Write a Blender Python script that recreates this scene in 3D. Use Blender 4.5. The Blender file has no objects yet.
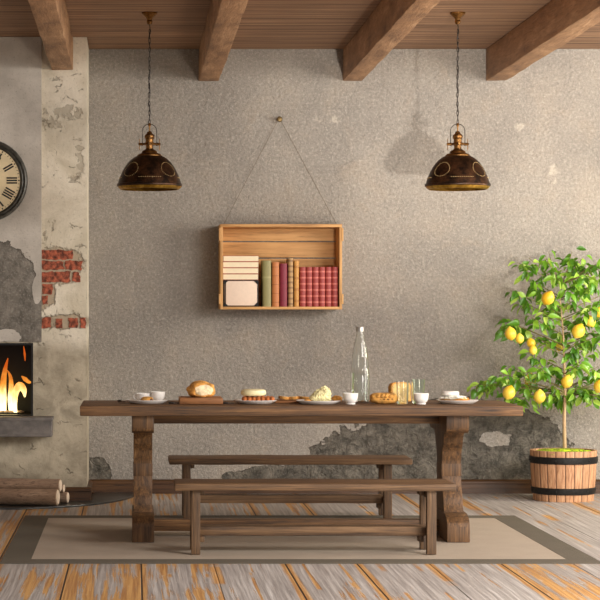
import bpy, bmesh, math, random
from mathutils import Vector, Matrix, noise as mnoise
R = random.Random(7)
PI = math.pi
SC = bpy.context.scene
COL = SC.collection
F = 2100.0          # focal length in pixels of the 600 px frame
D = 14.58           # camera to back wall
H = 1.25            # camera height
VX, VY = 134.0, 312.0
FZ = -.010          # floor level

def lin(r, g=None, b=None):
    if g is None: r, g, b = r
    f = lambda v: (v / 255.0 / 12.92) if v / 255.0 <= 0.04045 else ((v / 255.0 + 0.055) / 1.055) ** 2.4
    return (f(r), f(g), f(b), 1.0)
def sc_at(Y): return F / (D + Y)
def PX(px, Y): return (px - VX) / sc_at(Y)
def PZ(py, Y): return H + (VY - py) / sc_at(Y)

# ------------------------------------------------------------------ materials
class E:
    def __init__(s, g, v): s.g, s.v = g, v
    def _b(s, o, op, rev=False):
        n = s.g.nt.nodes.new('ShaderNodeMath'); n.operation = op
        a, b = (o, s) if rev else (s, o)
        s.g.put(n.inputs[0], a); s.g.put(n.inputs[1], b)
        return E(s.g, n.outputs[0])
    def __add__(s, o): return s._b(o, 'ADD')
    def __radd__(s, o): return s._b(o, 'ADD')
    def __sub__(s, o): return s._b(o, 'SUBTRACT')
    def __rsub__(s, o): return s._b(o, 'SUBTRACT', True)
    def __mul__(s, o): return s._b(o, 'MULTIPLY')
    def __rmul__(s, o): return s._b(o, 'MULTIPLY')
    def __truediv__(s, o): return s._b(o, 'DIVIDE')
    def max(s, o): return s._b(o, 'MAXIMUM')
    def min(s, o): return s._b(o, 'MINIMUM')
    def pow(s, o): return s._b(o, 'POWER')
    def floor(s): return s._b(0.0, 'FLOOR')
    def fract(s): return s._b(0.0, 'FRACT')
    def abs(s): return s._b(0.0, 'ABSOLUTE')
    def sqrt(s): return s._b(0.5, 'POWER')
    def step(s, a, b):          # smoothstep a..b
        n = s.g.nt.nodes.new('ShaderNodeMapRange'); n.interpolation_type = 'SMOOTHSTEP'
        s.g.put(n.inputs[0], s); n.inputs[1].default_value = a; n.inputs[2].default_value = b
        return E(s.g, n.outputs[0])
class G:
    def __init__(s, name):
        s.m = bpy.data.materials.new(name); s.m.use_nodes = True
        s.nt = s.m.node_tree
        s.bsdf = s.nt.nodes['Principled BSDF']
        s.tc = s.nt.nodes.new('ShaderNodeTexCoord')
        sp = s.nt.nodes.new('ShaderNodeSeparateXYZ')
        s.nt.links.new(s.tc.outputs['Object'], sp.inputs[0])
        s.x, s.y, s.z = [E(s, sp.outputs[i]) for i in range(3)]
        oi = s.nt.nodes.new('ShaderNodeObjectInfo')
        s.rnd = E(s, oi.outputs['Random'])
    def put(s, inp, v):
        if isinstance(v, E): s.nt.links.new(v.v, inp)
        elif isinstance(v, (int, float)) : inp.default_value = v
        else: inp.default_value = v
    def vec(s, a, b, c):
        n = s.nt.nodes.new('ShaderNodeCombineXYZ')
        for i, v in enumerate((a, b, c)): s.put(n.inputs[i], v)
        return E(s, n.outputs[0])
    def noise(s, v, scale, detail=4, rough=0.55, dist=0.0):
        n = s.nt.nodes.new('ShaderNodeTexNoise')
        s.put(n.inputs['Vector'], v); n.inputs['Scale'].default_value = scale
        n.inputs['Detail'].default_value = detail; n.inputs['Roughness'].default_value = rough
        n.inputs['Distortion'].default_value = dist
        return E(s, n.outputs['Fac'])
    def voro(s, v, scale, feature='F1'):
        n = s.nt.nodes.new('ShaderNodeTexVoronoi'); n.feature = feature
        s.put(n.inputs['Vector'], v); n.inputs['Scale'].default_value = scale
        return E(s, n.outputs['Distance'])
    def white(s, v):
        n = s.nt.nodes.new('ShaderNodeTexWhiteNoise'); n.noise_dimensions = '1D'
        s.put(n.inputs['W'], v); return E(s, n.outputs['Value'])
    def mix(s, f, a, b, mode='MIX'):
        n = s.nt.nodes.new('ShaderNodeMix'); n.data_type = 'RGBA'; n.blend_type = mode
        s.put(n.inputs[0], f); s.put(n.inputs[6], a); s.put(n.inputs[7], b)
        return E(s, n.outputs[2])
    def ramp(s, f, stops):
        n = s.nt.nodes.new('ShaderNodeValToRGB'); s.put(n.inputs[0], f)
        el = n.color_ramp.elements
        while len(el) < len(stops): el.new(0.5)
        for e, (p, c) in zip(el, stops): e.position = p; e.color = c
        return E(s, n.outputs[0])
    def bump(s, h, dist=0.01, strength=1.0):
        n = s.nt.nodes.new('ShaderNodeBump'); n.inputs['Distance'].default_value = dist
        n.inputs['Strength'].default_value = strength; s.put(n.inputs['Height'], h)
        s.nt.links.new(n.outputs[0], s.bsdf.inputs['Normal'])
    def out(s, col=None, rough=0.7, **kw):
        if col is not None: s.put(s.bsdf.inputs['Base Color'], col)
        s.put(s.bsdf.inputs['Roughness'], rough)
        for k, v in kw.items(): s.put(s.bsdf.inputs[k.replace('_', ' ')], v)
        return s.m
    def ell(s, a, b, items):        # max over ellipses of 1 - distance, on coordinates a, b
        r = None
        for (cx, cy, rx, ry) in items:
            dx = (a - cx) * (1.0 / rx); dy = (b - cy) * (1.0 / ry)
            e = 1.0 - (dx * dx + dy * dy).sqrt()
            r = e if r is None else r.max(e)
        return r

def wood(name, c1, c2, c3, axis='x', across=22.0, along=1.6, rough=0.62, bump=0.0025, mott=0.5, spread=1.0, dark=.7):
    g = G(name); o = g.rnd * 37.0
    sx, sy, sz = [(along if axis == a else across) for a in 'xyz']
    v = g.vec(g.x * sx + o, g.y * sy + o, g.z * sz + o)
    n1 = g.noise(v, 1.0, 7, 0.62, 0.6)
    n3 = g.noise(v, 3.2, 6, 0.68)
    n2 = g.noise(g.vec(g.x * (1.0 if axis != 'x' else .35) + o, g.y * (1.0 if axis != 'y' else .35), g.z * (1.0 if axis != 'z' else .35)), 7.0, 4, 0.6)
    f = n1 * (1 - mott) * .8 + n2 * mott + (n3 - .4) * .2 * (1 - mott) * 2.0 - .1 * mott + .1 * mott
    col = g.ramp(f, [(0.5 - .2 * spread, lin(c1)), (0.5, lin(c2)), (0.5 + .2 * spread, lin(c3))])
    col = g.mix(n3.step(0.46, 0.32) * dark, col, lin([q * .55 for q in c1]))
    g.bump(n1 * 0.7 + n3 * 0.3, bump)
    return g.out(col, rough)

def plain(name, c, rough=0.5, metal=0.0, var=0.0, scale=30, bump=0.0, **kw):
    g = G(name)
    n = g.noise(g.vec(g.x + g.rnd * 9.0, g.y, g.z), scale, 4)
    if var:
        col = g.mix(n.step(.3, .7), lin([q * (1 - var) for q in c]), lin([min(255, q * (1 + var)) for q in c]))
    else: col = lin(c)
    if bump: g.bump(n, bump)
    return g.out(col, rough, Metallic=metal, **kw)

M = {}
M['table'] = wood('table_wood', (54, 34, 16), (110, 76, 42), (164, 122, 76), 'x', 44, 1.3, mott=.25, spread=.85, bump=.004)
M['table_v'] = wood('table_wood_upright', (52, 33, 16), (102, 71, 40), (152, 112, 70), 'z', 44, 1.8, mott=.25, spread=.85, bump=.004)
M['bench'] = wood('bench_wood', (58, 39, 22), (114, 84, 54), (162, 128, 90), 'x', 48, 1.3, mott=.25, spread=.85, bump=.004)
M['bench_v'] = wood('bench_wood_upright', (54, 37, 21), (100, 73, 46), (144, 111, 76), 'z', 48, 2.0, mott=.25, spread=.85, bump=.004)
M['beam'] = wood('beam_wood', (112, 79, 54), (164, 124, 88), (208, 168, 130), 'y', 22, 3.0, mott=.55, bump=.012, dark=.3)
M['crate'] = wood('crate_pine', (172, 118, 64), (216, 166, 104), (238, 196, 138), 'x', 18, 1.0, spread=1.3, mott=.3, dark=.35)
M['crate_v'] = wood('crate_pine_upright', (166, 112, 60), (210, 160, 100), (232, 188, 130), 'z', 18, 1.0, spread=1.3, mott=.3, dark=.35)
M['board'] = wood('serving_board_wood', (112, 70, 36), (158, 104, 58), (190, 134, 82), 'x', 40, 3)
M['skirt'] = wood('skirting_wood', (44, 27, 13), (82, 54, 30), (116, 80, 46), 'x', 26, 1.2, rough=.45)
M['skirt_y'] = wood('skirting_wood_side', (44, 27, 13), (82, 54, 30), (116, 80, 46), 'y', 26, 1.2, rough=.45)
M['black_iron'] = plain('black_iron', (36, 35, 34), .45, .6, .2, 60, .001)
M['porcelain'] = plain('white_porcelain', (236, 231, 224), .18, 0, .02)
M['steel_dark'] = plain('dark_steel', (52, 46, 42), .35, .7)
M['moss'] = plain('bright_moss', (150, 170, 20), .9, 0, .35, 60, .01)
M['bark'] = wood('pale_bark', (150, 118, 84), (190, 158, 118), (214, 186, 148), 'z', 60, 6)
M['twig'] = plain('twig', (112, 104, 60), .8, 0, .2)
M['plate_steel'] = plain('hearth_steel', (86, 88, 88), .3, .75, .2, 8, .0005)
M['slate'] = plain('grey_slate', (104, 98, 93), .62, 0, .14, 14, .003)
M['soot'] = plain('sooty_metal', (9, 7, 6), .5, .1, .5, 5)
M['bark_log'] = wood('log_bark', (116, 94, 76), (176, 148, 124), (216, 192, 166), 'x', 34, 5, bump=.006, rough=.9)
M['log_end'] = plain('cut_log_end', (226, 206, 182), .8, 0, .1, 30, .002)
M['cord'] = plain('thin_cord', (112, 98, 80), .85)
M['nail'] = plain('nail_brass', (112, 92, 58), .4, .8)

def mat_wall():
    g = G('stucco_wall'); a, b = g.x, g.z
    P = g.vec(a, g.y, b)
    wx = lambda p: (p - VX) / 144.0
    wz = lambda p: H + (VY - p) / 144.0
    warp = g.noise(P, 5.0, 7, .62) - .5
    warp2 = g.noise(g.vec(a + 13.0, g.y, b + 4.0), 16.0, 6, .65) - .5
    el = [(435, 460, 110, 64), (512, 464, 66, 56), (362, 470, 64, 44), (322, 479, 100, 17), (94, 478, 20, 22)]
    d = g.ell(a, b, [(wx(x), wz(y), rx / 144, ry / 144) for x, y, rx, ry in el])
    isl = g.ell(a, b, [(wx(495), wz(439), 16 / 144, 8 / 144)])
    dm = (d * .8 + warp * .62 + warp2 * .34 - .05).step(-.01, .02) * (1.0 - (isl * .6 + warp2 * .7).step(-.01, .03))
    grain = g.noise(P, 52.0, 4, .72)
    grain2 = g.noise(P, 150.0, 3, .6)
    big = g.noise(P, 1.3, 5, .6)
    mid = g.noise(P, 5.5, 5, .6, .8)
    base = g.mix(big.step(.32, .68), lin(140, 134, 126), lin(160, 153, 143))
    base = g.mix(g.noise(P, 2.6, 5, .6, .5).step(.48, .75) * .35, base, lin(166, 152, 135))
    base = g.mix(mid.step(.52, .74) * .3, base, lin(168, 153, 135))
    base = g.mix(mid.step(.46, .30) * .3, base, lin(136, 131, 125))
    smooth = g.ell(a, b, [(wx(395), wz(135), 60 / 144, 50 / 144), (wx(330), wz(140), 40 / 144, 32 / 144)])
    sm = (smooth + warp * 1.2 + warp2 * .3).step(.0, .05)
    base = g.mix(sm * .25, base, lin(142, 136, 128))
    chips = (g.ell(a, b, [(wx(317), wz(119), 6 / 144, 7 / 144), (wx(336), wz(118), 8 / 144, 7 / 144), (wx(522), wz(127), 9 / 144, 7 / 144), (wx(553), wz(172), 5 / 144, 14 / 144)]) * .8 + warp2 * 4.0 - .1).step(.1, .6)
    base = g.mix(chips * .5, base, lin(206, 196, 180))
    base = g.mix(grain.step(.50, .30) * .38, base, lin(100, 93, 84))
    base = g.mix(grain.step(.50, .70) * .38, base, lin(212, 203, 190))
    base = g.mix(grain2.step(.50, .28) * .3, base, lin(96, 90, 82))
    base = g.mix(grain2.step(.50, .72) * .25, base, lin(214, 206, 196))
    dc = g.mix(g.noise(P, 9.0, 6, .65).step(.35, .65), lin(104, 100, 92), lin(154, 147, 134))
    dc = g.mix(grain.step(.50, .30) * .45, dc, lin(64, 60, 54))
    dc = g.mix(grain.step(.52, .70) * .4, dc, lin(186, 178, 164))
    ridge = g.noise(P, 13.0, 7, .70, 1.2)  # lump highlights and hollow shading painted into the patch colour
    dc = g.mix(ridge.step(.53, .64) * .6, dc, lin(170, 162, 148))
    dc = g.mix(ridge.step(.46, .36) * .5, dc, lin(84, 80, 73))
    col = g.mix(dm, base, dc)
    edge = dm * (1.0 - dm) * 3.5
    col = g.mix(edge, col, lin(92, 85, 75))
    rubble = g.noise(P, 13.0, 7, .70, 1.2)
    h = (grain * .009 + grain2 * .002) * (1.0 - sm * .45) + g.noise(P, 20.0, 4, .6, .8) * .012 + mid * .012 + dm * (rubble * .12 - .075)
    g.bump(h, 1.0, .95)
    return g.out(col, .93, Specular_IOR_Level=.2)
def mat_column():
    g = G('cracked_plaster'); a, b = g.x, g.z
    P = g.vec(a, g.y, b)
    wx = lambda p: (p - VX) / 150.6
    wz = lambda p: H + (VY - p) / 150.6
    warp = g.noise(P, 7.0, 6, .6) - .5
    w2 = g.noise(g.vec(a + 5.0, g.y, b), 24.0, 5, .6) - .5
    big = g.noise(P, 2.6, 6, .62, .6)
    low = (b + warp * .16) .step(1.10, .95)
    col = g.mix(big.step(.3, .7), lin(196, 185, 162), lin(232, 222, 202))
    col = g.mix(low, col, g.mix(g.noise(P, 5.0, 6, .65, .5).step(.34, .68), lin(146, 136, 117), lin(186, 174, 152)))
    fall = (g.ell(a, b, [(wx(64), wz(112), 30 / 150, 9 / 150), (wx(50), wz(124), 16 / 150, 8 / 150), (wx(80), wz(160), 6 / 150, 22 / 150), (wx(60), wz(322), 34 / 150, 9 / 150)]) * .8 + warp * 2.2 + w2 * 2.4 - .12).step(.02, .30)
    col = g.mix(fall * .5, col, lin(150, 139, 119))
    # brickwork showing through: mortar bed
    br = (g.ell(a, b, [(wx(60), wz(262), 27 / 150, 16 / 150), (wx(56), wz(276), 24 / 150, 10 / 150), (wx(44), wz(292), 13 / 150, 18 / 150), (wx(64), wz(322), 30 / 150, 8 / 150)]) + warp * .8 + w2 * 1.0).step(.0, .25)
    col = g.mix(br, col, lin(176, 160, 136))
    ck = g.voro(g.vec(a + warp * .35, g.y, b * 1.5 + w2 * .12), 4.5, 'DISTANCE_TO_EDGE')
    ckm = ck.step(.030, .008) * (g.noise(P, 9.0, 4).step(.54, .62)) * (1.0 - br)
    col = g.mix(ckm * .45, col, lin(92, 82, 66))
    fine = g.noise(P, 60.0, 4, .6)
    col = g.mix(fine.step(.42, .26) * .35, col, lin(110, 100, 82))
    h = fine * .0015 + big * .012 - ckm * .006 - fall * .005 + g.noise(P, 18, 5) * .005 - br * .012
    g.bump(h, 1.0, .9)
    return g.out(col, .9, Specular_IOR_Level=.2)
def mat_panel():
    g = G('grey_plaster_panel'); a, b = g.x, g.z
    P = g.vec(a, g.y, b)
    wx = lambda p: (p - VX) / 151.0
    wz = lambda p: H + (VY - p) / 151.0
    warp = g.noise(P, 6.0, 6, .6) - .5
    w2 = g.noise(g.vec(a + 3.0, g.y, b), 22.0, 5, .6) - .5
    big = g.noise(P, 3.0, 5, .6)
    fine = g.noise(P, 70.0, 4, .6)
    base = g.mix(big.step(.3, .7), lin(172, 164, 153), lin(204, 196, 184))
    d = g.ell(a, b, [(wx(6), wz(302), 32 / 151, 60 / 151), (wx(32), wz(318), 18 / 151, 46 / 151), (wx(-30), wz(310), 40 / 151, 50 / 151)])
    lightp = g.ell(a, b, [(wx(6), wz(338), 15 / 151, 10 / 151), (wx(37), wz(290), 5 / 151, 15 / 151)])
    dm = (d + warp * .55 + w2 * .25).step(.0, .04) * (1.0 - (lightp + w2 * .5).step(.0, .05))
    dc = g.mix(g.noise(P, 9.0, 6, .65).step(.35, .65), lin(98, 93, 85), lin(136, 129, 119))
    col = g.mix(dm, base, dc)
    col = g.mix(dm * (1.0 - dm) * 3.5, col, lin(84, 78, 70))
    col = g.mix(fine.step(.44, .28) * .4, col, lin(104, 98, 90))
    col = g.mix(dm * fine.step(.5, .7) * .45, col, lin(170, 163, 152))
    g.bump(fine * .002 + big * .006 + dm * (g.noise(P, 14, 7, .65) * .02 - .016), 1.0, .9)
    return g.out(col, .92, Specular_IOR_Level=.2)
def mat_floor():
    g = G('weathered_plank_floor'); a, b = g.x, g.y
    W = .36
    u = (a - .035) / W
    k = u.floor(); f = u.fract()
    seam = (f.min(1.0 - f)) * W
    rk = g.white(k + .31)
    wob = (g.noise(g.vec(a * 3.0, b * .8, rk * 7.0), 1.0, 4) - .5) * .08
    v = g.vec((a + wob * .5) * 19.0 + rk * 31.0, b * .36 + rk * 9.0, 0.0)
    s1 = g.noise(v, 1.0, 9, .72, .25)
    s2 = g.noise(g.vec((a + wob * .4) * 70.0 + rk * 17.0, b * 1.1, 3.0), 1.0, 6, .62)
    patch = g.noise(g.vec(a * 1.6, b * .7, rk * 5.0), 1.0, 3)
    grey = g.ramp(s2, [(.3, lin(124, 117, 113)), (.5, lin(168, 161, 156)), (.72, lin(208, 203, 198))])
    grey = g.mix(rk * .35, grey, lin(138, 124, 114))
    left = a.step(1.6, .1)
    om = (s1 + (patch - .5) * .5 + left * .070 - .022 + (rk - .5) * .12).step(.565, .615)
    side_k = (u - .5).floor(); rs = g.white(side_k + 5.3)
    edgeo = ((seam + (s1 - .5) * .10).step(.034, .016)) * (g.noise(g.vec(side_k * 3.7, b * .8, 1.0), 1.0, 3) + (rs - .5) * .5).step(.40, .46)
    f2 = (u * 2.0 + 1.37 * rk).fract(); thin = (f2.min(1.0 - f2)) * (W * .5)
    edgeo = edgeo.max((thin + (s1 - .5) * .05).step(.012, .004) * (g.noise(g.vec(k * 1.7, b * .9, 4.0), 1.0, 3)).step(.50, .55))
    om = om.max(edgeo)
    och = g.mix(s2.step(.35, .65), lin(168, 110, 40), lin(208, 154, 72))
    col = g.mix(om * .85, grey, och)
    chip = g.noise(g.vec(a * 50.0, b * 8.0, rk * 3.0), 1.0, 5).step(.62, .70)
    col = g.mix(chip * .35, col, lin(206, 198, 188))
    col = g.mix(seam.step(.0055, .002) * rs.step(.25, .5), col, lin(52, 38, 28))
    g.bump(s2 * .002 - om * .0012 - seam.step(.006, .001) * .006, 1.0, .8)
    return g.out(col, .42 + s2 * .3)
def mat_ceiling():
    g = G('ceiling_planks'); a, b = g.x, g.y
    W = .3
    u = b / W; k = u.floor(); f = u.fract()
    seam = f.min(1.0 - f) * W
    rk = g.white(k + .7)
    v = g.vec(a * .9 + rk * 23.0, b * 26.0 + rk * 11.0, 0.0)
    s = g.noise(v, 1.0, 7, .64, .4)
    col = g.ramp(s, [(.30, lin(92, 68, 50)), (.5, lin(150, 115, 86)), (.70, lin(194, 156, 122))])
    col = g.mix(rk * .35, col, lin(116, 86, 64))
    col = g.mix(seam.step(.007, .002), col, lin(46, 33, 25))
    g.bump(s * .003 - seam.step(.008, .002) * .006, 1.0, .8)
    return g.out(col, .75)
def mat_rug(border):
    g = G('rug_border_weave' if border else 'rug_field_weave')
    w = g.noise(g.vec(g.x * 260.0, g.y * 120.0, 0.0), 1.0, 2)
    n = g.noise(g.vec(g.x, g.y, 0.0), 6.0, 4)
    c = (108, 101, 89) if border else (178, 164, 147)
    col = g.mix(w, lin([q * .8 for q in c]), lin([min(255, q * 1.14) for q in c]))
    col = g.mix(n.step(.3, .7) * .25, col, lin([q * .88 for q in c]))
    g.bump(w, .003)
    return g.out(col, .95, Specular_IOR_Level=.1)
def mat_barrel():
    g = G('barrel_staves')
    n = g.nt.nodes.new('ShaderNodeMath'); n.operation = 'ARCTAN2'
    g.put(n.inputs[0], g.y); g.put(n.inputs[1], g.x)
    t = E(g, n.outputs[0]) * (22 / (2 * PI)) + 40.0
    k = t.floor(); rk = g.white(k + .13)
    gr = g.noise(g.vec(t * 3.0 + rk * 9.0, rk * 5.0, g.z * 6.0), 1.6, 6, .62, .6)
    col = g.ramp(gr, [(.3, lin(138, 94, 62)), (.5, lin(188, 140, 102)), (.72, lin(216, 172, 132))])
    col = g.mix(rk.step(.35, 1.0) * .5, col, lin(150, 116, 86))
    f = t.fract(); s = f.min(1.0 - f)
    col = g.mix(s.step(.06, .02), col, lin(62, 40, 25))
    g.bump(gr, .003)
    return g.out(col, .6)
def mat_leaf():
    g = G('lemon_leaf')
    n = g.nt.nodes.new('ShaderNodeNewGeometry'); r = E(g, n.outputs['Random Per Island'])
    col = g.ramp(r, [(0.0, lin(54, 102, 24)), (.40, lin(92, 148, 38)), (.75, lin(146, 194, 62)), (1.0, lin(192, 222, 100))])
    m = g.m; g.out(col, .34, Specular_IOR_Level=.5)
    tr = g.nt.nodes.new('ShaderNodeBsdfTranslucent'); g.put(tr.inputs[0], g.mix(.5, col, lin(170, 210, 60)))
    mx = g.nt.nodes.new('ShaderNodeMixShader'); mx.inputs[0].default_value = .28
    g.nt.links.new(g.bsdf.outputs[0], mx.inputs[1]); g.nt.links.new(tr.outputs[0], mx.inputs[2])
    g.nt.links.new(mx.outputs[0], g.nt.nodes['Material Output'].inputs[0])
    return m
def mat_lemon():
    g = G('lemon_peel')
    n = g.noise(g.vec(g.x, g.y, g.z), 160.0, 2)
    b = g.noise(g.vec(g.x + g.rnd * 5.0, g.y, g.z), 9.0, 2)
    col = g.mix(b.step(.3, .7), lin(228, 178, 34), lin(250, 218, 84))
    g.bump(n, .0012); return g.out(col, .38)
def mat_bronze(name, c1, c2, rough=.38, metal=.85):
    g = G(name)
    n = g.noise(g.vec(g.x, g.y, g.z), 14.0, 6, .65)
    n2 = g.noise(g.vec(g.x, g.y, g.z), 60.0, 4, .65)
    col = g.mix((n * .7 + n2 * .3).step(.38, .64), lin(c1), lin(c2))
    g.bump(n2, .0006)
    return g.out(col, n * .2 + (rough - .1), Metallic=metal)
def mat_flame():
    g = G('flame'); nt = g.nt
    n = g.noise(g.vec(g.x * 1.0, g.y, g.z * .6), 22.0, 3)
    t = (g.z / .34) + (n - .5) * .5
    col = g.ramp(t, [(0.0, lin(255, 236, 176)), (.35, lin(255, 226, 150)), (.65, lin(255, 160, 60)), (1.0, lin(230, 100, 30))])
    em = nt.nodes.new('ShaderNodeEmission'); g.put(em.inputs[0], col)
    g.put(em.inputs[1], (t.step(.85, .0)) * 2.4 + .8)
    nt.links.new(em.outputs[0], nt.nodes['Material Output'].inputs[0])
    return g.m
def mat_glass(name, tint=(250, 252, 250), ior=1.45):
    g = G(name); return g.out(lin(tint), .02, Transmission_Weight=1.0, IOR=ior)
def mat_bread(name, crust, crumb=None, hole=40.0):
    g = G(name); P = g.vec(g.x, g.y, g.z)
    n = g.noise(P, 26.0, 5, .6); v = g.voro(P, hole)
    c = crumb or crust
    lo = [q * .72 for q in c]
    col = g.mix(n.step(.3, .7), lin(lo) if not crumb else lin([q * .86 for q in c]), lin([min(255, q * 1.12) for q in c]))
    col = g.mix(v.step(.22, .1) * (.55 if crumb else .3), col, lin([q * .6 for q in c]))
    g.bump(n * .6 + v * .4, .006); return g.out(col, .8)
def mat_stripes(name, c, band, count, width, z0, h):
    g = G(name)
    t = ((g.z - z0) * (count / h)).fract()
    m = ((t - .5).abs()).step(width * .5, width * .5 - .08)
    n = g.noise(g.vec(g.x, g.y, g.z), 60.0, 4)
    col = g.mix(m * .75, g.mix(n, lin([q * .85 for q in c]), lin(c)), lin(band))
    return g.out(col, .55)
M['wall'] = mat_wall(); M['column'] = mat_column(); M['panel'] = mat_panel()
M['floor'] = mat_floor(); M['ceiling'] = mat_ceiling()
M['rug'] = mat_rug(False); M['rug_b'] = mat_rug(True)
M['barrel'] = mat_barrel(); M['leaf'] = mat_leaf(); M['lemon'] = mat_lemon()
M['shade'] = mat_bronze('aged_bronze_shade', (32, 21, 13), (80, 52, 31), .40, .7)
M['bronze'] = mat_bronze('copper_bronze', (88, 58, 28), (156, 112, 60), .36, .85)
M['gold'] = mat_bronze('gilded_lining', (150, 112, 36), (214, 172, 76), .4, .8)
M['stud'] = plain('pale_stud', (196, 168, 116), .4, .5)
M['flame'] = mat_flame()
M['brick'] = plain('red_brick', (138, 74, 53), .92, 0, .36, 36, .012)
M['glass'] = mat_glass('clear_glass', ior=1.32); M['glass_g'] = mat_glass('green_tint_glass', (240, 249, 241), 1.32)
M['water'] = mat_glass('water', (244, 248, 246), 1.33)
M['crust'] = mat_bread('bread_crust', (218, 156, 76)); M['crumb'] = mat_bread('bread_crumb', (206, 160, 96), (226, 204, 164), 60)
M['bun'] = mat_bread('golden_bun', (214, 156, 76)); M['red_pastry'] = mat_bread('red_brown_pastry', (190, 108, 50), None, 70)
M['toast'] = mat_bread('toast', (206, 150, 70), (232, 192, 122), 50); M['cheese'] = plain('pale_cheese', (238, 226, 178), .5, 0, .05, 20)
M['blue_cheese'] = mat_bread('veined_cheese', (214, 186, 118), (240, 222, 168), 95)
M['flour'] = plain('sugar_dusting', (240, 232, 220), .8, 0, .1, 50, .004)
M['filling'] = plain('dark_filling', (84, 40, 20), .5, 0, .3)
M['pages'] = plain('cream_pages', (244, 228, 194), .85, 0, .01, 40)
M['cover_red_thin'] = plain('rust_cover', (170, 84, 52), .6, 0, .1)
M['olive'] = mat_stripes('olive_cloth', (156, 148, 96), (182, 172, 122), 1, .12, .1, .2)
M['orange'] = mat_stripes('orange_cloth', (206, 128, 70), (150, 84, 40), 1, .16, .0, .06)
M['burgundy'] = mat_stripes('burgundy_cloth', (138, 34, 54), (100, 24, 40), 1, .10, .1, .12)
M['marbled'] = mat_stripes('marbled_leather', (192, 152, 98), (120, 84, 52), 9, .42, 0, .33)
M['amber'] = mat_stripes('amber_leather', (216, 156, 76), (172, 112, 50), 4, .3, 0, .31)
M['red_set'] = mat_stripes('red_leather', (164, 58, 52), (208, 118, 102), 6.5, .34, .01, .27)
M['box_side'] = plain('dark_box', (72, 60, 50), .6, 0, .2)
M['box_front'] = plain('blush_linen', (240, 216, 194), .8, 0, .01, 60)
M['clock_face'] = plain('aged_cream_dial', (232, 212, 170), .6, 0, .05, 10)
M['clock_rim'] = plain('dark_pewter', (80, 78, 72), .38, .55, .2, 30)
M['ink'] = plain('black_ink', (26, 24, 22), .6)
M['ash'] = plain('pale_ash', (180, 150, 120), .9, 0, .3)

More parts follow.
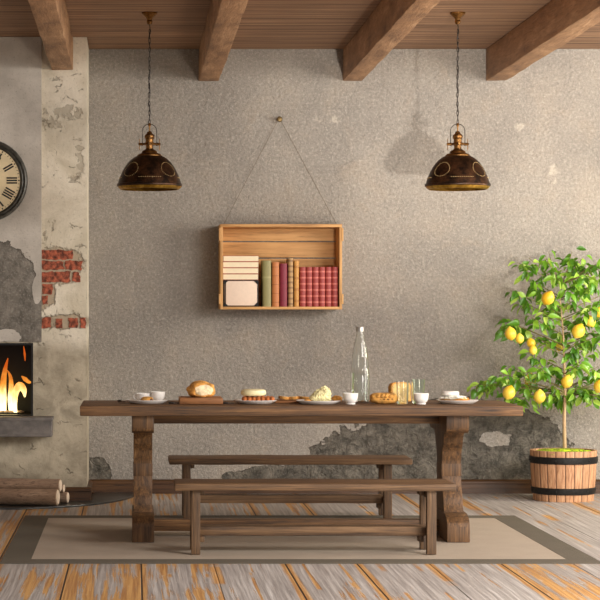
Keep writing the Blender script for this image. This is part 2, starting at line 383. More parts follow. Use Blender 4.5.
# ------------------------------------------------------------------ mesh helpers
WL = {}
class B:
    def __init__(s): s.bm = bmesh.new()
    def _new(s, fn):
        t = bmesh.new(); fn(t)
        me = bpy.data.meshes.new('tmp'); t.to_mesh(me); t.free(); s.bm.from_mesh(me); bpy.data.meshes.remove(me); return s
    def box(s, x0, x1, y0, y1, z0, z1, bev=0.0, seg=2, jit=0.0, cuts=0, mat=None):
        def fn(t):
            bmesh.ops.create_cube(t, size=1)
            for v in t.verts:
                v.co = Vector((x0 + (v.co.x + .5) * (x1 - x0), y0 + (v.co.y + .5) * (y1 - y0), z0 + (v.co.z + .5) * (z1 - z0)))
            if bev: bmesh.ops.bevel(t, geom=t.edges[:], offset=bev, segments=seg, affect='EDGES', profile=.6)
            if mat is not None: bmesh.ops.transform(t, matrix=mat, verts=t.verts)
            if cuts:
                dims = ((x1 - x0, 0), (y1 - y0, 1), (z1 - z0, 2)); L, ax = max(dims)
                lo = (x0, y0, z0)[ax]
                for i in range(1, cuts + 1):
                    p = Vector((0, 0, 0)); p[ax] = lo + L * i / (cuts + 1); n = Vector((0, 0, 0)); n[ax] = 1
                    bmesh.ops.bisect_plane(t, geom=t.verts[:] + t.edges[:] + t.faces[:], plane_co=p, plane_no=n)
            if jit:
                sd = R.random() * 90
                for v in t.verts:
                    v.co += mnoise.noise_vector(v.co * 5 + Vector((sd, sd, 0))) * jit
        return s._new(fn)
    def lathe(s, prof, c=(0, 0, 0), n=32, axis='z', rot=None):
        def fn(t):
            rings = []
            for (r, z) in prof:
                if r < 1e-6: rings.append([t.verts.new((0, 0, z))])
                else: rings.append([t.verts.new((r * math.cos(2 * PI * i / n), r * math.sin(2 * PI * i / n), z)) for i in range(n)])
            for a, b in zip(rings, rings[1:]):
                for i in range(n):
                    j = (i + 1) % n
                    if len(a) == 1 and len(b) == 1: continue
                    if len(a) == 1: t.faces.new((a[0], b[j], b[i]))
                    elif len(b) == 1: t.faces.new((a[i], a[j], b[0]))
                    else: t.faces.new((a[i], a[j], b[j], b[i]))
            if len(rings[0]) > 1 and len(rings[-1]) > 1 and prof[0] == prof[-1]:
                bmesh.ops.remove_doubles(t, verts=t.verts[:], dist=1e-6)
            if axis == 'y': bmesh.ops.transform(t, matrix=Matrix.Rotation(PI / 2, 4, 'X'), verts=t.verts)
            if rot is not None: bmesh.ops.transform(t, matrix=rot, verts=t.verts)
            bmesh.ops.translate(t, vec=Vector(c), verts=t.verts)
            bmesh.ops.recalc_face_normals(t, faces=t.faces[:])
        return s._new(fn)
    def prism(s, poly, axis, a0, a1, bev=0.0):   # poly: (u, v) pairs; axis x -> (y, z); y -> (x, z); z -> (x, y)
        def fn(t):
            mk = {'x': lambda u, v, a: (a, u, v), 'y': lambda u, v, a: (u, a, v), 'z': lambda u, v, a: (u, v, a)}[axis]
            v0 = [t.verts.new(mk(u, v, a0)) for u, v in poly]; v1 = [t.verts.new(mk(u, v, a1)) for u, v in poly]
            n = len(poly)
            t.faces.new(v0); t.faces.new(v1[::-1])
            for i in range(n): t.faces.new((v0[i], v1[i], v1[(i + 1) % n], v0[(i + 1) % n]))
            bmesh.ops.recalc_face_normals(t, faces=t.faces[:])
            if bev:
                bmesh.ops.bevel(t, geom=[e for e in t.edges if e.is_manifold and e.calc_face_angle(0) > .5], offset=bev, segments=2, affect='EDGES', profile=.6)
        return s._new(fn)
    def tube(s, pts, rad, n=8, caps=True):
        pts = [Vector(p) for p in pts]; rads = rad if isinstance(rad, (list, tuple)) else [rad] * len(pts)
        def fn(t):
            rings = []; up = None
            for i, p in enumerate(pts):
                d = (pts[min(i + 1, len(pts) - 1)] - pts[max(i - 1, 0)]).normalized()
                if up is None: up = Vector((0, 0, 1)) if abs(d.z) < .9 else Vector((1, 0, 0))
                a = d.cross(up).normalized(); b = a.cross(d).normalized(); up = b
                rings.append([t.verts.new(p + (a * math.cos(2 * PI * k / n) + b * math.sin(2 * PI * k / n)) * rads[i]) for k in range(n)])
            for A, Bq in zip(rings, rings[1:]):
                for k in range(n): t.faces.new((A[k], A[(k + 1) % n], Bq[(k + 1) % n], Bq[k]))
            if caps: t.faces.new(rings[0][::-1]); t.faces.new(rings[-1])
            bmesh.ops.recalc_face_normals(t, faces=t.faces[:])
        return s._new(fn)
    def blob(s, c, r, jit=0.0, freq=6.0, sub=3, rot=None, flat=None):
        sd = R.random() * 100
        def fn(t):
            bmesh.ops.create_icosphere(t, subdivisions=sub, radius=1)
            for v in t.verts:
                k = 1 + jit * mnoise.noise(v.co * freq * .4 + Vector((sd, 0, sd)))
                v.co = Vector((v.co.x * r[0] * k, v.co.y * r[1] * k, v.co.z * r[2] * k))
                if flat is not None: v.co.z = max(v.co.z, -flat)
            if rot is not None: bmesh.ops.transform(t, matrix=rot, verts=t.verts)
            bmesh.ops.translate(t, vec=Vector(c), verts=t.verts)
        return s._new(fn)
    def quad(s, *p):
        s.bm.faces.new([s.bm.verts.new(q) for q in p]); return s
    def build(s, name, mat, parent=None, smooth=None, origin=None):
        me = bpy.data.meshes.new(name)
        off = WL[parent] if parent is not None else Vector(origin) if origin else Vector((0, 0, 0))
        bmesh.ops.translate(s.bm, vec=-off, verts=s.bm.verts)
        s.bm.to_mesh(me); s.bm.free()
        o = bpy.data.objects.new(name, me); COL.objects.link(o)
        me.materials.append(mat if not isinstance(mat, str) else M[mat])
        if smooth is not None:
            for p in me.polygons: p.use_smooth = True
            me.set_sharp_from_angle(angle=math.radians(smooth))
        WL[o] = off
        if parent is not None: o.parent = parent
        else: o.location = off
        return o
def tag(o, label, cat, group=None, kind=None):
    o['label'] = label; o['category'] = cat
    if group: o['group'] = group
    o['kind'] = kind or 'thing'
    return o
def thing(name, loc, label, cat, group=None):
    o = bpy.data.objects.new(name, None); COL.objects.link(o); o.location = loc; o.empty_display_size = .05
    WL[o] = Vector(loc); return tag(o, label, cat, group)
def struct(o): o['kind'] = 'structure'; return o
def copy_thing(o, loc, label):
    c = o.copy(); COL.objects.link(c); c.location = loc; c['label'] = label; WL[c] = Vector(loc)
    for ch in list(o.children):
        d = ch.copy(); COL.objects.link(d); d.parent = c
        for g in list(ch.children):
            e = g.copy(); COL.objects.link(e); e.parent = d
    return c

# ------------------------------------------------------------------ room shell
XL, XR, YF, ZC = -3.2, 5.2, -9.0, 3.076
YC = -.64
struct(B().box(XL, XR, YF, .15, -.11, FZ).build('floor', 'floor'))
struct(B().box(XL, XR, -7.0, .15, ZC, ZC + .1).build('ceiling', 'ceiling'))
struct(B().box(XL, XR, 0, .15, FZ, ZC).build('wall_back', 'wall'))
struct(B().box(XL - .12, XL, -7.0, .15, FZ, ZC).build('wall_left', 'panel'))
# chimney breast with an opening for the fire
OX0, OX1, OZ0, OZ1 = -1.29, -.67, .553, 1.044
CX0, CX1 = -1.655, -.313
b = B()
b.box(CX0, OX0, YC, -.002, FZ, ZC - .001); b.box(OX1, CX1, YC, -.002, FZ, ZC - .001)
b.box(OX0, OX1, YC, -.002, FZ, OZ0); b.box(OX0, OX1, YC, -.002, OZ1, ZC - .001)
bmesh.ops.remove_doubles(b.bm, verts=b.bm.verts[:], dist=1e-5)
col_o = struct(b.build('wall_chimney', 'column'))
# raised grey plaster panel over the fire
xp0, xp1 = -1.347, -.613
poly = [(xp0, ZC - .002)]
for i in range(25):
    x = xp0 + (xp1 - xp0) * i / 24
    poly.append((x, OZ1 + .004 + .012 * (mnoise.noise(Vector((x * 17, 3, 0))) + .4)))
poly.append((xp1, ZC - .002))
p_o = struct(B().prism(poly, 'y', YC - .018, YC + .001).build('wall_panel', 'panel'))
# exposed bricks in the column
b = B()
rows = [(250, 259.5, [(42, 73)]), (261, 270, [(42, 64), (65.5, 82.5)]), (272, 282, [(42, 70.5), (73, 80)]), (284, 294, [(42, 52.5)]), (296, 304, [(42, 48)]),
        (318, 328, [(42, 51), (56, 62), (69, 78), (80.5, 86)])]
for y0, y1, sp in rows:
    for x0, x1 in sp:
        xa, xb, za, zb = PX(x0, YC), PX(x1, YC), PZ(y1, YC), PZ(y0, YC)
        per = []
        nx_, nz_ = max(5, int((xb - xa) / .008)), 7
        for i in range(nx_): per.append((xa + (xb - xa) * i / nx_, za))
        for i in range(nz_): per.append((xb, za + (zb - za) * i / nz_))
        for i in range(nx_): per.append((xb - (xb - xa) * i / nx_, zb))
        for i in range(nz_): per.append((xa, zb - (zb - za) * i / nz_))
        pr = []
        for u, w_ in per:
            q = mnoise.noise_vector(Vector((u * 26, w_ * 26, 7.7))) * .010 + mnoise.noise_vector(Vector((u * 80, w_ * 80, 1.7))) * .005
            pr.append((max(xp1 + .001, u + q.x) if x0 < 43 else u + q.x, w_ + q.y))
        b.prism(pr, 'y', YC - .005, YC + .02)
br = b.build('exposed_bricks', 'brick', None); br.parent = col_o; struct(br)
# skirting boards
def skirt_profile(s=1, t=.0):
    return [(0, 0), (-.022, 0), (-.022, .066), (-.028, .070), (-.028, .084), (-.016, .092), (-.008, .098), (0, .098)]
pf = [(y_, z_ + FZ + .0003) for y_, z_ in skirt_profile()]
struct(B().prism([(y, z) for y, z in pf], 'x', CX1 + .001, XR).build('baseboard_back', 'skirt', None, 40))
struct(B().prism([(y, z) for y, z in pf], 'x', XL, CX0 - .001).build('baseboard_left', 'skirt', None, 40))
struct(B().prism([(YC + y - .0005, z) for y, z in pf], 'x', CX0 - .028, CX1 + .028).build('baseboard_chimney', 'skirt', None, 40))
struct(B().prism([(CX1 - y + .0005, z) for y, z in pf], 'y', YC + .0, -.029).build('baseboard_side', 'skirt_y', None, 40))

# beams
bz = 2.854
for nm, x0, x1, yb, lab in [
    (0, -.546, -.405, YC - .001, 'rough wooden ceiling beam ending on the narrow cracked plaster column'),
    (1, .451, .590, -.001, 'rough wooden ceiling beam just beyond the lamp nearest the clock'),
    (2, 1.451, 1.583, -.001, 'rough wooden ceiling beam just before the lamp with the wall shadow'),
    (3, 2.444, 2.583, -.001, 'rough wooden ceiling beam beyond both lamps, above the lemon tree side'),]:
    o = B().box(x0, x1, -6.6, yb, bz, ZC - .001, bev=.008, jit=.006, cuts=26).build('ceiling_beam', 'beam', None, 40, ((x0 + x1) / 2, -3.0, bz))
    tag(o, lab, 'beam', 'ceiling beams')

# ------------------------------------------------------------------ fireplace
t = thing('fireplace', (-.98, YC, OZ0), 'open fireplace with tall flames above a grey stone ledge', 'fireplace')
b = B()
x0, x1, z0, z1, yf, yb = OX0 + .002, OX1 - .002, OZ0 + .002, OZ1 - .002, YC + .004, -.12
th = .012
b.box(x0, x1, yb, yb + th, z0, z1); b.box(x0, x0 + th, yf, yb, z0, z1); b.box(x1 - th, x1, yf, yb, z0, z1)
b.box(x0 + th, x1 - th, yf, yb, z0, z0 + th); b.box(x0 + th, x1 - th, yf, yb, z1 - th, z1)
bmesh.ops.remove_doubles(b.bm, verts=b.bm.verts[:], dist=1e-5)
b.build('firebox', 'soot', t)
b = B(); b.box(-1.423, -.537, YC - .20, YC - .019, .432, .556, bev=.006)
slab = b.build('stone_ledge', 'slate', t)
B().box(-1.428, -.532, YC - .205, YC - .0195, .5375, .5605, bev=.004).build('ledge_lip', 'slate', slab)
B().box(-1.423, -.545, YC - .207, YC - .195, .434, .450, bev=.003).build('ledge_moulding', 'slate', slab)
b = B(); b.box(-1.16, -.77, -.50, -.34, z0 + th, z0 + th + .008, bev=.003)
bed = b.build('burner_tray', 'black_iron', t)
b = B()
for i in range(16):
    b.blob((-1.14 + i * .0255, -.42 + R.uniform(-.04, .04), z0 + th + .010), (.02, .02, .010), .4, 8, 2)
b.build('ash_bed', 'ash', bed)
def flame(pts, rad):       # px positions, radii in px
    Y = -.43
    P = [(PX(x, Y), Y + dy, PZ(y, Y)) for x, y, dy in pts]
    # resample smoothly
    out, rr = [], []
    n = len(P)
    for i in range(n - 1):
        for k in range(6):
            f = k / 6
            p0, p1, p2, p3 = [Vector(P[max(0, min(n - 1, i + q))]) for q in (-1, 0, 1, 2)]
            q = .5 * ((2 * p1) + (p2 - p0) * f + (2 * p0 - 5 * p1 + 4 * p2 - p3) * f * f + (3 * p1 - p0 - 3 * p2 + p3) * f ** 3)
            out.append(q); rr.append((rad[i] * (1 - f) + rad[i + 1] * f) / 148)
    out.append(Vector(P[-1])); rr.append(rad[-1] / 148)
    B().tube(out, rr, 12).build('flame', 'flame', t, 60)
flame([(3, 416, 0), (2, 398, 0), (3, 384, .01), (5, 370, 0), (8, 358, 0)], [3.2, 4.6, 3.2, 2.2, .3])
flame([(11, 415, .02), (10, 400, .03), (11, 385, .02), (10, 376, .02), (7, 370, .02)], [1.6, 2.6, 2.4, 1.6, .2])
flame([(16, 415, -.02), (15, 404, -.03), (16, 392, -.03), (20, 386, -.03), (24, 390, -.03), (25, 397, -.03)], [1.6, 2.2, 3.2, 4.4, 3.0, .5])
flame([(21.5, 376, 0), (25, 379, 0), (29, 382, 0), (33, 382, 0)], [.3, 2.2, 1.6, .2])
flame([(25, 361, .02), (24.5, 354, .02), (23.5, 346, .02)], [.3, 1.1, .2])
flame([(-6, 413, .03), (-8, 395, .03), (-7, 375, .02), (-5, 360, .02), (-6, 350, .02)], [5, 8, 6, 3, .3])
flame([(-18, 413, .0), (-20, 398, .0), (-18, 380, .02), (-20, 368, .02)], [5, 6, 4, .3])
flame([(-32, 413, .0), (-34, 400, .0), (-31, 385, .02), (-33, 372, .02)], [5, 6, 4, .3])

# hearth plate (half-round steel sheet) and firewood
pa, pb, pcx = .87, 1.17, -.85
arc = []
for i in range(101):
    a = 2 * PI - .003 - (PI - .006) * i / 100
    x, y = pcx + pa * math.cos(a), -.03 + pb * math.sin(a)
    if x < CX1 and y > YC - .034: continue
    arc.append((x, min(y, -.032)))
xq = arc[-1][0]
pts = [(CX1 + .034, -.032)] + arc + [(xq, YC - .034), (CX1 + .034, YC - .034)]
o = B().prism(pts, 'z', FZ + .0005, FZ + .012, .002).build('hearth_plate', 'plate_steel', None, None, (pcx, -.6, FZ))
tag(o, 'dark rounded metal hearth sheet lying on the floor under the firewood', 'floor plate')
def log(X, Y, z, r, L, label, yaw=11.0):
    t = thing('firewood_log', (X, Y, z), label, 'log', 'firewood by the hearth')
    a = math.radians(yaw); d = Vector((-math.cos(a), math.sin(a), 0))
    sd = R.random() * 50
    b = B()
    n = 14
    pp, rr = [], []
    for i in range(n):
        f = i / (n - 1)
        pp.append(Vector((X, Y, z)) + d * (L * f) + Vector((0, 0, .0)))
        rr.append(r * (1 + .05 * mnoise.noise(Vector((f * 6, sd, 0)))))
    b.tube(pp, rr, 18)
    for v in b.bm.verts:
        q = v.co - Vector((X, Y, z)); k = mnoise.noise(v.co * 14 + Vector((sd, 0, 0)))
        ax = d * q.dot(d); rad = q - ax
        v.co = Vector((X, Y, z)) + ax + rad * (1 + .06 * k)
    b.build('bark', 'bark_log', t, 50)
    # pale sawn end
    e = B(); e.lathe([(0, .003), (r * .86, .003), (r * .9, 0), (r * .9, -.004)], (0, 0, 0), 18, rot=Matrix.Rotation(PI / 2, 4, 'Y'))
    bmesh.ops.transform(e.bm, matrix=Matrix.Translation(Vector((X, Y, z)) - d * .002) @ Matrix.Rotation(-a, 4, 'Z'), verts=e.bm.verts)
    e.build('sawn_end', 'log_end', t, 40)
    return t
Yl = -1.06
log(PX(57.5, Yl), Yl, FZ + .067, .052, 1.1, 'thick firewood log lying in front on the metal hearth sheet', 12)
log(PX(60, -.99), -.985, FZ + .137, .041, 1.1, 'firewood log lying on top of the thick front log', 12)
log(PX(63.5, -.92), -.915, FZ + .112, .028, .55, 'thin firewood log just behind the top log, short end showing', 12)
log(PX(67.5, -.88), -.875, FZ + .050, .036, .55, 'short firewood log resting on the sheet behind the others, pale end outermost', 12)

# ------------------------------------------------------------------ clock
Yk = YC - .018
ckx, ckz = (-14.0 - VX) / 151.2, H + (VY - 180.3) / 151.2
t = thing('wall_clock', (ckx, Yk, ckz), 'round wall clock with roman numerals and dark rim above the fireplace', 'clock')
RK = .2745
rot = lambda: None
b = B(); b.lathe([(0, -.001), (RK, -.001), (RK, .02), (RK - .006, .034), (RK - .014, .038), (RK - .022, .034), (RK - .026, .026), (RK - .034, .03), (RK - .042, .026), (RK - .050, .014), (0, .012)], (ckx, Yk, ckz), 72, axis='y')
b.build('rim', 'clock_rim', t, 35)
b = B(); b.lathe([(0, .016), (RK - .0495, .016), (RK - .0495, .013), (0, .013)], (ckx, Yk, ckz), 72, axis='y')
b.build('dial', 'clock_face', t, 35)
def stroke(b, p, q, w, y0=Yk - .0175, y1=Yk - .0155):
    p, q = Vector(p), Vector(q); d = (q - p).normalized(); n = Vector((-d.y, d.x)) * w / 2
    b.prism([tuple(p + n), tuple(p - n), tuple(q - n), tuple(q + n)], 'y', y0, y1)
NUM = ['XII', 'I', 'II', 'III', 'IIII', 'V', 'VI', 'VII', 'VIII', 'IX', 'X', 'XI']
wid = {'I': .0165, 'V': .036, 'X': .036}
for k, sN in enumerate(NUM):
    a = PI / 2 - k * PI / 6
    rd, tg = Vector((math.cos(a), math.sin(a))), Vector((math.sin(a), -math.cos(a)))   # outward, reading direction
    tot = sum(wid[c] for c in sN); u = -tot / 2
    b = B(); c0 = Vector((ckx, ckz)); r0, r1 = .135, .205
    P = lambda uu, r: tuple(c0 + rd * r + tg * uu)
    for c in sN:
        w = wid[c]
        if c == 'I': stroke(b, P(u + w / 2, r0), P(u + w / 2, r1), .0105)
        elif c == 'V':
            stroke(b, P(u + .004, r1), P(u + w / 2, r0), .011); stroke(b, P(u + w - .004, r1), P(u + w / 2, r0), .005, Yk - .0180)
        else:
            stroke(b, P(u + .004, r1), P(u + w - .004, r0), .011); stroke(b, P(u + w - .004, r1), P(u + .004, r0), .005, Yk - .0180)
        u += w
    b.build('numeral', 'ink', t)
b = B()
for k in range(60):
    a = k * PI / 30; c0 = Vector((ckx, ckz)); rd = Vector((math.cos(a), math.sin(a)))
    stroke(b, tuple(c0 + rd * .211), tuple(c0 + rd * .222), .0075 if k % 5 == 0 else .003)
b.build('minute_track', 'ink', t)
for L, w, a in ((.12, .012, 2.5), (.18, .009, 1.0)):
    b = B(); c0 = Vector((ckx, ckz)); rd = Vector((math.cos(a), math.sin(a)))
    stroke(b, tuple(c0 - rd * .03), tuple(c0 + rd * L), w, Yk - .023 - (L > .15) * .003, Yk - .021 - (L > .15) * .003); b.build('hand', 'ink', t)
B().lathe([(0, .028), (.010, .028), (.010, .016), (0, .016)], (ckx, Yk, ckz), 16, axis='y').build('hand_pivot', 'ink', t, 30)

# ------------------------------------------------------------------ pendant lamps
YP = -1.775
SP = sc_at(YP)
def pend(px, label):
    X = PX(px, YP)
    t = thing('pendant_lamp', (X, YP, ZC), label, 'lamp', 'bronze dome pendant lamps')
    z = lambda y: PZ(y, YP)
    r = lambda p: p / SP
    top = ZC - .0005
    B().lathe([(0, top), (r(7.8), top), (r(7.8), z(14.2)), (r(6.6), z(15.5)), (r(3.4), z(18.0)), (r(2.6), z(20)), (r(3.2), z(22)), (r(2.0), z(24.5)), (0, z(25))], (X, YP, 0), 28).build('canopy', 'bronze', t, 35)
    # chain of links with a cord threaded through
    b = B(); zz = z(24.6); k = 0
    while zz > z(121):
        L = .030
        pts = []
        for i in range(13):
            a = 2 * PI * i / 12
            u, w = .0055 * math.cos(a), (L / 2 + .003) * math.sin(a)
            pts.append((X + (u if k % 2 else 0) + .002 * math.sin(zz * 9), YP + (0 if k % 2 else u), zz - L / 2 + w))
        b.tube(pts, .0019, 6, False); zz -= L * .92; k += 1
    b.build('chain', 'steel_dark', t, 60)
    B().tube([(X + .004 * math.sin(i * 1.1), YP + .004 * math.cos(i * 1.1), z(24) + (z(133) - z(24)) * i / 30) for i in range(31)], .0028, 6).build('cord', 'steel_dark', t, 60)
    # bail loop
    pts = [(X - r(7.2), YP, z(146))] + [(X - r(7.2) * math.cos(PI * i / 14), YP, z(131) + r(7) * math.sin(PI * i / 14)) for i in range(15)] + [(X + r(7.2), YP, z(146))]
    B().tube(pts, .0022, 6).build('bail', 'steel_dark', t, 60)
    B().lathe([(0, z(123)), (.008, z(123.2)), (.010, z(125)), (.004, z(127)), (.004, z(131)), (r(2.4), z(132)), (r(2.8), z(133.5)), (r(3.4), z(134.0)), (r(4.8), z(135.2)), (r(5.1), z(137)), (r(4.6), z(138.6)), (r(4.0), z(139.2)), (r(4.0), z(142.0)), (r(4.6), z(142.8)), (r(4.6), z(143.6)), (r(3.6), z(145)), (r(3.6), z(148.5)), (r(6.0), z(151)), (0, z(151))], (X, YP, 0), 28).build('lamp_holder', 'bronze', t, 35)
    b = B(); b.lathe([(0, z(143.0)), (r(7.0), z(143.2)), (r(7.4), z(144.2)), (r(7.0), z(145.2)), (0, z(145.4))], (X, YP, 0), 28)
    fl = b.build('holder_flange', 'bronze', t, 35)
    for i in range(4):
        a = i * PI / 2 + .0
        b = B(); b.tube([(X + r(6.5) * math.cos(a), YP + r(6.5) * math.sin(a), z(144.2)), (X + r(11) * math.cos(a), YP + r(11) * math.sin(a), z(144.2))], [.010, .007], 8)
        xk, yk = X + r(10) * math.cos(a), YP + r(10) * math.sin(a)
        b.tube([(xk, yk, z(138.5)), (xk, yk, z(140)), (xk, yk, z(149)), (xk, yk, z(150.5))], [.0012, .0024, .0024, .0012], 6)
        b.build('thumb_screw', 'bronze', fl, 40)
    B().lathe([(r(5.5), z(150)), (r(7.4), z(151.2)), (r(8.2), z(153.2)), (r(11.0), z(154.0)), (r(12.6), z(155.6)), (r(12.6), z(157.2)), (r(8), z(157.2)), (r(5.5), z(150))], (X, YP, 0), 36).build('shade_collar', 'bronze', t, 35)
    prof_o = []
    KP = [(12.0, 155.8), (15.5, 157.4), (19.0, 160.0), (22.2, 163.4), (25.0, 167.4), (27.4, 171.8), (29.4, 176.4), (31.0, 181.0), (32.0, 184.4)]
    for (q0, w0), (q1, w1) in zip(KP, KP[1:]):
        for i in range(3): prof_o.append((r(q0 + (q1 - q0) * i / 3), z(w0 + (w1 - w0) * i / 3)))
    prof_o.append((r(32.0), z(184.4)))
    th = .004
    B().lathe(prof_o + [(q - th, w - .001) for q, w in prof_o[::-1]] + [prof_o[0]], (X, YP, 0), 56).build('shade', 'shade', t, 40)
    sh = t.children[-1] if t.children else None
    inner = [(q - th - .001, w - .0015) for q, w in prof_o]
    B().lathe(inner + [(q - .002, w - .001) for q, w in inner[::-1]] + [inner[0]], (X, YP, 0), 56).build('shade_lining', 'gold', t, 40)
    ro = r(32.0)
    B().lathe([(ro - .004, z(183.5)), (ro + .002, z(183.8)), (ro + .0045, z(184.8)), (ro + .0045, z(186.0)), (ro + .002, z(186.6)), (ro - .005, z(186.6)), (ro - .004, z(183.5))], (X, YP, 0), 56).build('shade_rim', 'shade', t, 40)
    B().lathe([(ro + .001, z(186.4)), (ro - .006, z(188.0)), (ro - .018, z(189.6)), (ro - .024, z(189.6)), (ro - .012, z(187.6)), (ro - .004, z(186.2)), (ro + .001, z(186.4))], (X, YP, 0), 56).build('rolled_lip', 'gold', t, 40)
    # pierced dot ornament: a row of dots near the rim, ring motifs around the dome
    def dome(phi, zq):          # point on the dome surface
        q = prof_o[-1][0]
        for (qa, wa), (qb, wb) in zip(prof_o, prof_o[1:]):
            if wa >= zq >= wb: q = qa + (qb - qa) * (wa - zq) / max(1e-9, wa - wb); break
        return Vector((X + q * math.cos(phi), YP + q * math.sin(phi), zq))
    for m in range(4):
        ph0 = -PI / 2 + PI / 4 + m * PI / 2
        b = B()
        for i in range(11): b.blob(dome(ph0 + PI / 4 + (i - 5) * .072, z(178.3)), (.0036, .0036, .0030), sub=1)
        b.build('dot_row', 'stud', t, 60)
        b = B()
        for i in range(30):
            a = 2 * PI * i / 30
            b.blob(dome(ph0 + .33 * math.cos(a), z(170.4) + r(7.0) * math.sin(a)), (.0026,) * 3, sub=1)
        b.build('dot_ring', 'stud', t, 60)
    B().lathe([(0, z(158)), (.02, z(158)), (.02, z(166)), (.014, z(168)), (.030, z(173)), (.033, z(178)), (.022, z(183)), (0, z(184.5))], (X, YP, 0), 20).build('bulb', 'porcelain', t, 40)
    return t
pend(149.5, 'bronze dome pendant lamp hanging closest to the clock and plaster column')
pend(457.7, 'bronze dome pendant lamp hanging closest to the lemon tree')

# ------------------------------------------------------------------ rug
t = thing('area_rug', (.84, -2.85, FZ), 'large flat beige rug with a grey border under table and benches', 'rug')
X0, X1, Y0, Y1 = -.672, 2.348, -4.08, -1.62
B().box(X0 + .15, X1 - .15, Y0 + .17, Y1 - .16, FZ + .0008, FZ + .0040).build('rug_field', 'rug', t)
b = B(); zz0, zz1 = FZ + .0006, FZ + .0050
def frame(b, ox0, ox1, oy0, oy1, ix0, ix1, iy0, iy1, z0, z1):
    b.box(ox0, ox1, oy0, iy0, z0, z1, bev=.002); b.box(ox0, ox1, iy1, oy1, z0, z1, bev=.002)
    b.box(ox0, ix0, iy0, iy1, z0, z1); b.box(ix1, ox1, iy0, iy1, z0, z1)
frame(b, X0, X1, Y0, Y1, X0 + .15, X1 - .15, Y0 + .17, Y1 - .16, zz0, zz1)
b.build('rug_border', 'rug_b', t)
ZR = FZ + .0053

# ------------------------------------------------------------------ dining table
YT = -2.79
TZ = .739
t = thing('dining_table', (.91, YT, ZR), 'long heavy brown wooden trestle table with food on top', 'table')
TX0, TX1, TY0, TY1 = -.294, 2.115, -3.17, -2.42
B().box(TX0, TX1, TY0, TY1, TZ - .0545, TZ, bev=.006, jit=.0018, cuts=24).build('tabletop', 'table', t, 40)
B().box(.06, 1.76, YT - .05, YT + .05, .626, TZ - .055, bev=.004).build('apron_beam', 'table', t, 40)
B().box(.09, 1.73, YT - .045, YT + .045, .024, .088, bev=.004).build('stretcher', 'table', t, 40)
def interp(tab, z):
    for (za, a), (zb, bq) in zip(tab, tab[1:]):
        if z <= zb: 
            f = (z - za) / (zb - za); f = f * f * (3 - 2 * f) if zb - za > .05 else f
            return a + (bq - a) * f
    return tab[-1][1]
def trestle(x0, x1):
    tab = [(.12, .200), (.20, .155), (.30, .105), (.34, .095), (.41, .095), (.47, .115), (.54, .165), (.60, .215)]
    zs = [.12 + .48 * i / 26 for i in range(27)]
    poly = [(YT - interp(tab, q), q) for q in zs] + [(YT + interp(tab, q), q) for q in zs[::-1]]
    leg = B().prism(poly, 'x', x0 + .008, x1 - .008, .004).build('leg', 'table_v', t, 35)
    fz = [(.355, ZR), (.355, .075), (.347, .10), (.32, .125), (.26, .142), (.21, .146)]
    B().prism([(YT - a, q) for a, q in fz] + [(YT + a, q) for a, q in fz[::-1]], 'x', x0, x1, .004).build('foot', 'table_v', leg, 35)
    cz = [(.225, .585), (.30, .588), (.325, .600), (.335, .620), (.335, TZ - .0555)]
    B().prism([(YT - a, q) for a, q in cz] + [(YT + a, q) for a, q in cz[::-1]], 'x', x0 - .001, x1 - .001, .004).build('capital', 'table_v', leg, 35)
    B().prism([(YT - .099, .337), (YT - .099, .405), (YT + .099, .405), (YT + .099, .337)], 'x', x0 + .0065, x1 - .0065, .002).build('band', 'table_v', leg, 35)
trestle(-.011, .110)
trestle(1.706, 1.830)

# ------------------------------------------------------------------ benches
def bench(y0, label, zb, xe=1.660):
    yf = y0                       # front face of the front legs
    cyb = yf + .145
    t = thing('bench', (.935, cyb, zb), label, 'bench', 'wooden dining benches')
    B().box(.211, xe, yf - .03, yf + .32, .327, .3635, bev=.008, jit=.003, cuts=16).build('seat', 'bench', t, 40)
    for xa, xb in ((.297, .343), (1.513, 1.562)):
        for ya in (yf, yf + .24):
            B().box(xa, xb, ya, ya + .05, zb, .326, bev=.004, jit=.002, cuts=5).build('leg', 'bench_v', t, 40)
        B().box(xa + .006, xb - .006, yf + .051, yf + .239, .085, .128, bev=.003).build('end_rail', 'bench_v', t, 40)
        B().box(xa + .004, xb - .004, yf + .051, yf + .239, .285, .326, bev=.003).build('top_rail', 'bench_v', t, 40)
        s = 1 if xa < 1 else -1
        xi = xb if s > 0 else xa
        for z0, z1 in ((.296, .326), (.05, .083)):
            a0, a1 = sorted((xi, xi + s * .026))
            B().box(a0, a1, yf + .10, yf + .19, z0, z1, bev=.004).build('bracket', 'bench_v', t, 40)
    B().box(.338, 1.518, yf + .09, yf + .20, .084, .132, bev=.004, jit=.002, cuts=12).build('stretcher', 'bench', t, 40)
    return t
bench(-3.73, 'long low wooden bench on the near side of the table', ZR)
bench(-1.87, 'long low wooden bench behind the table, closer to the wall', ZR, 1.684)

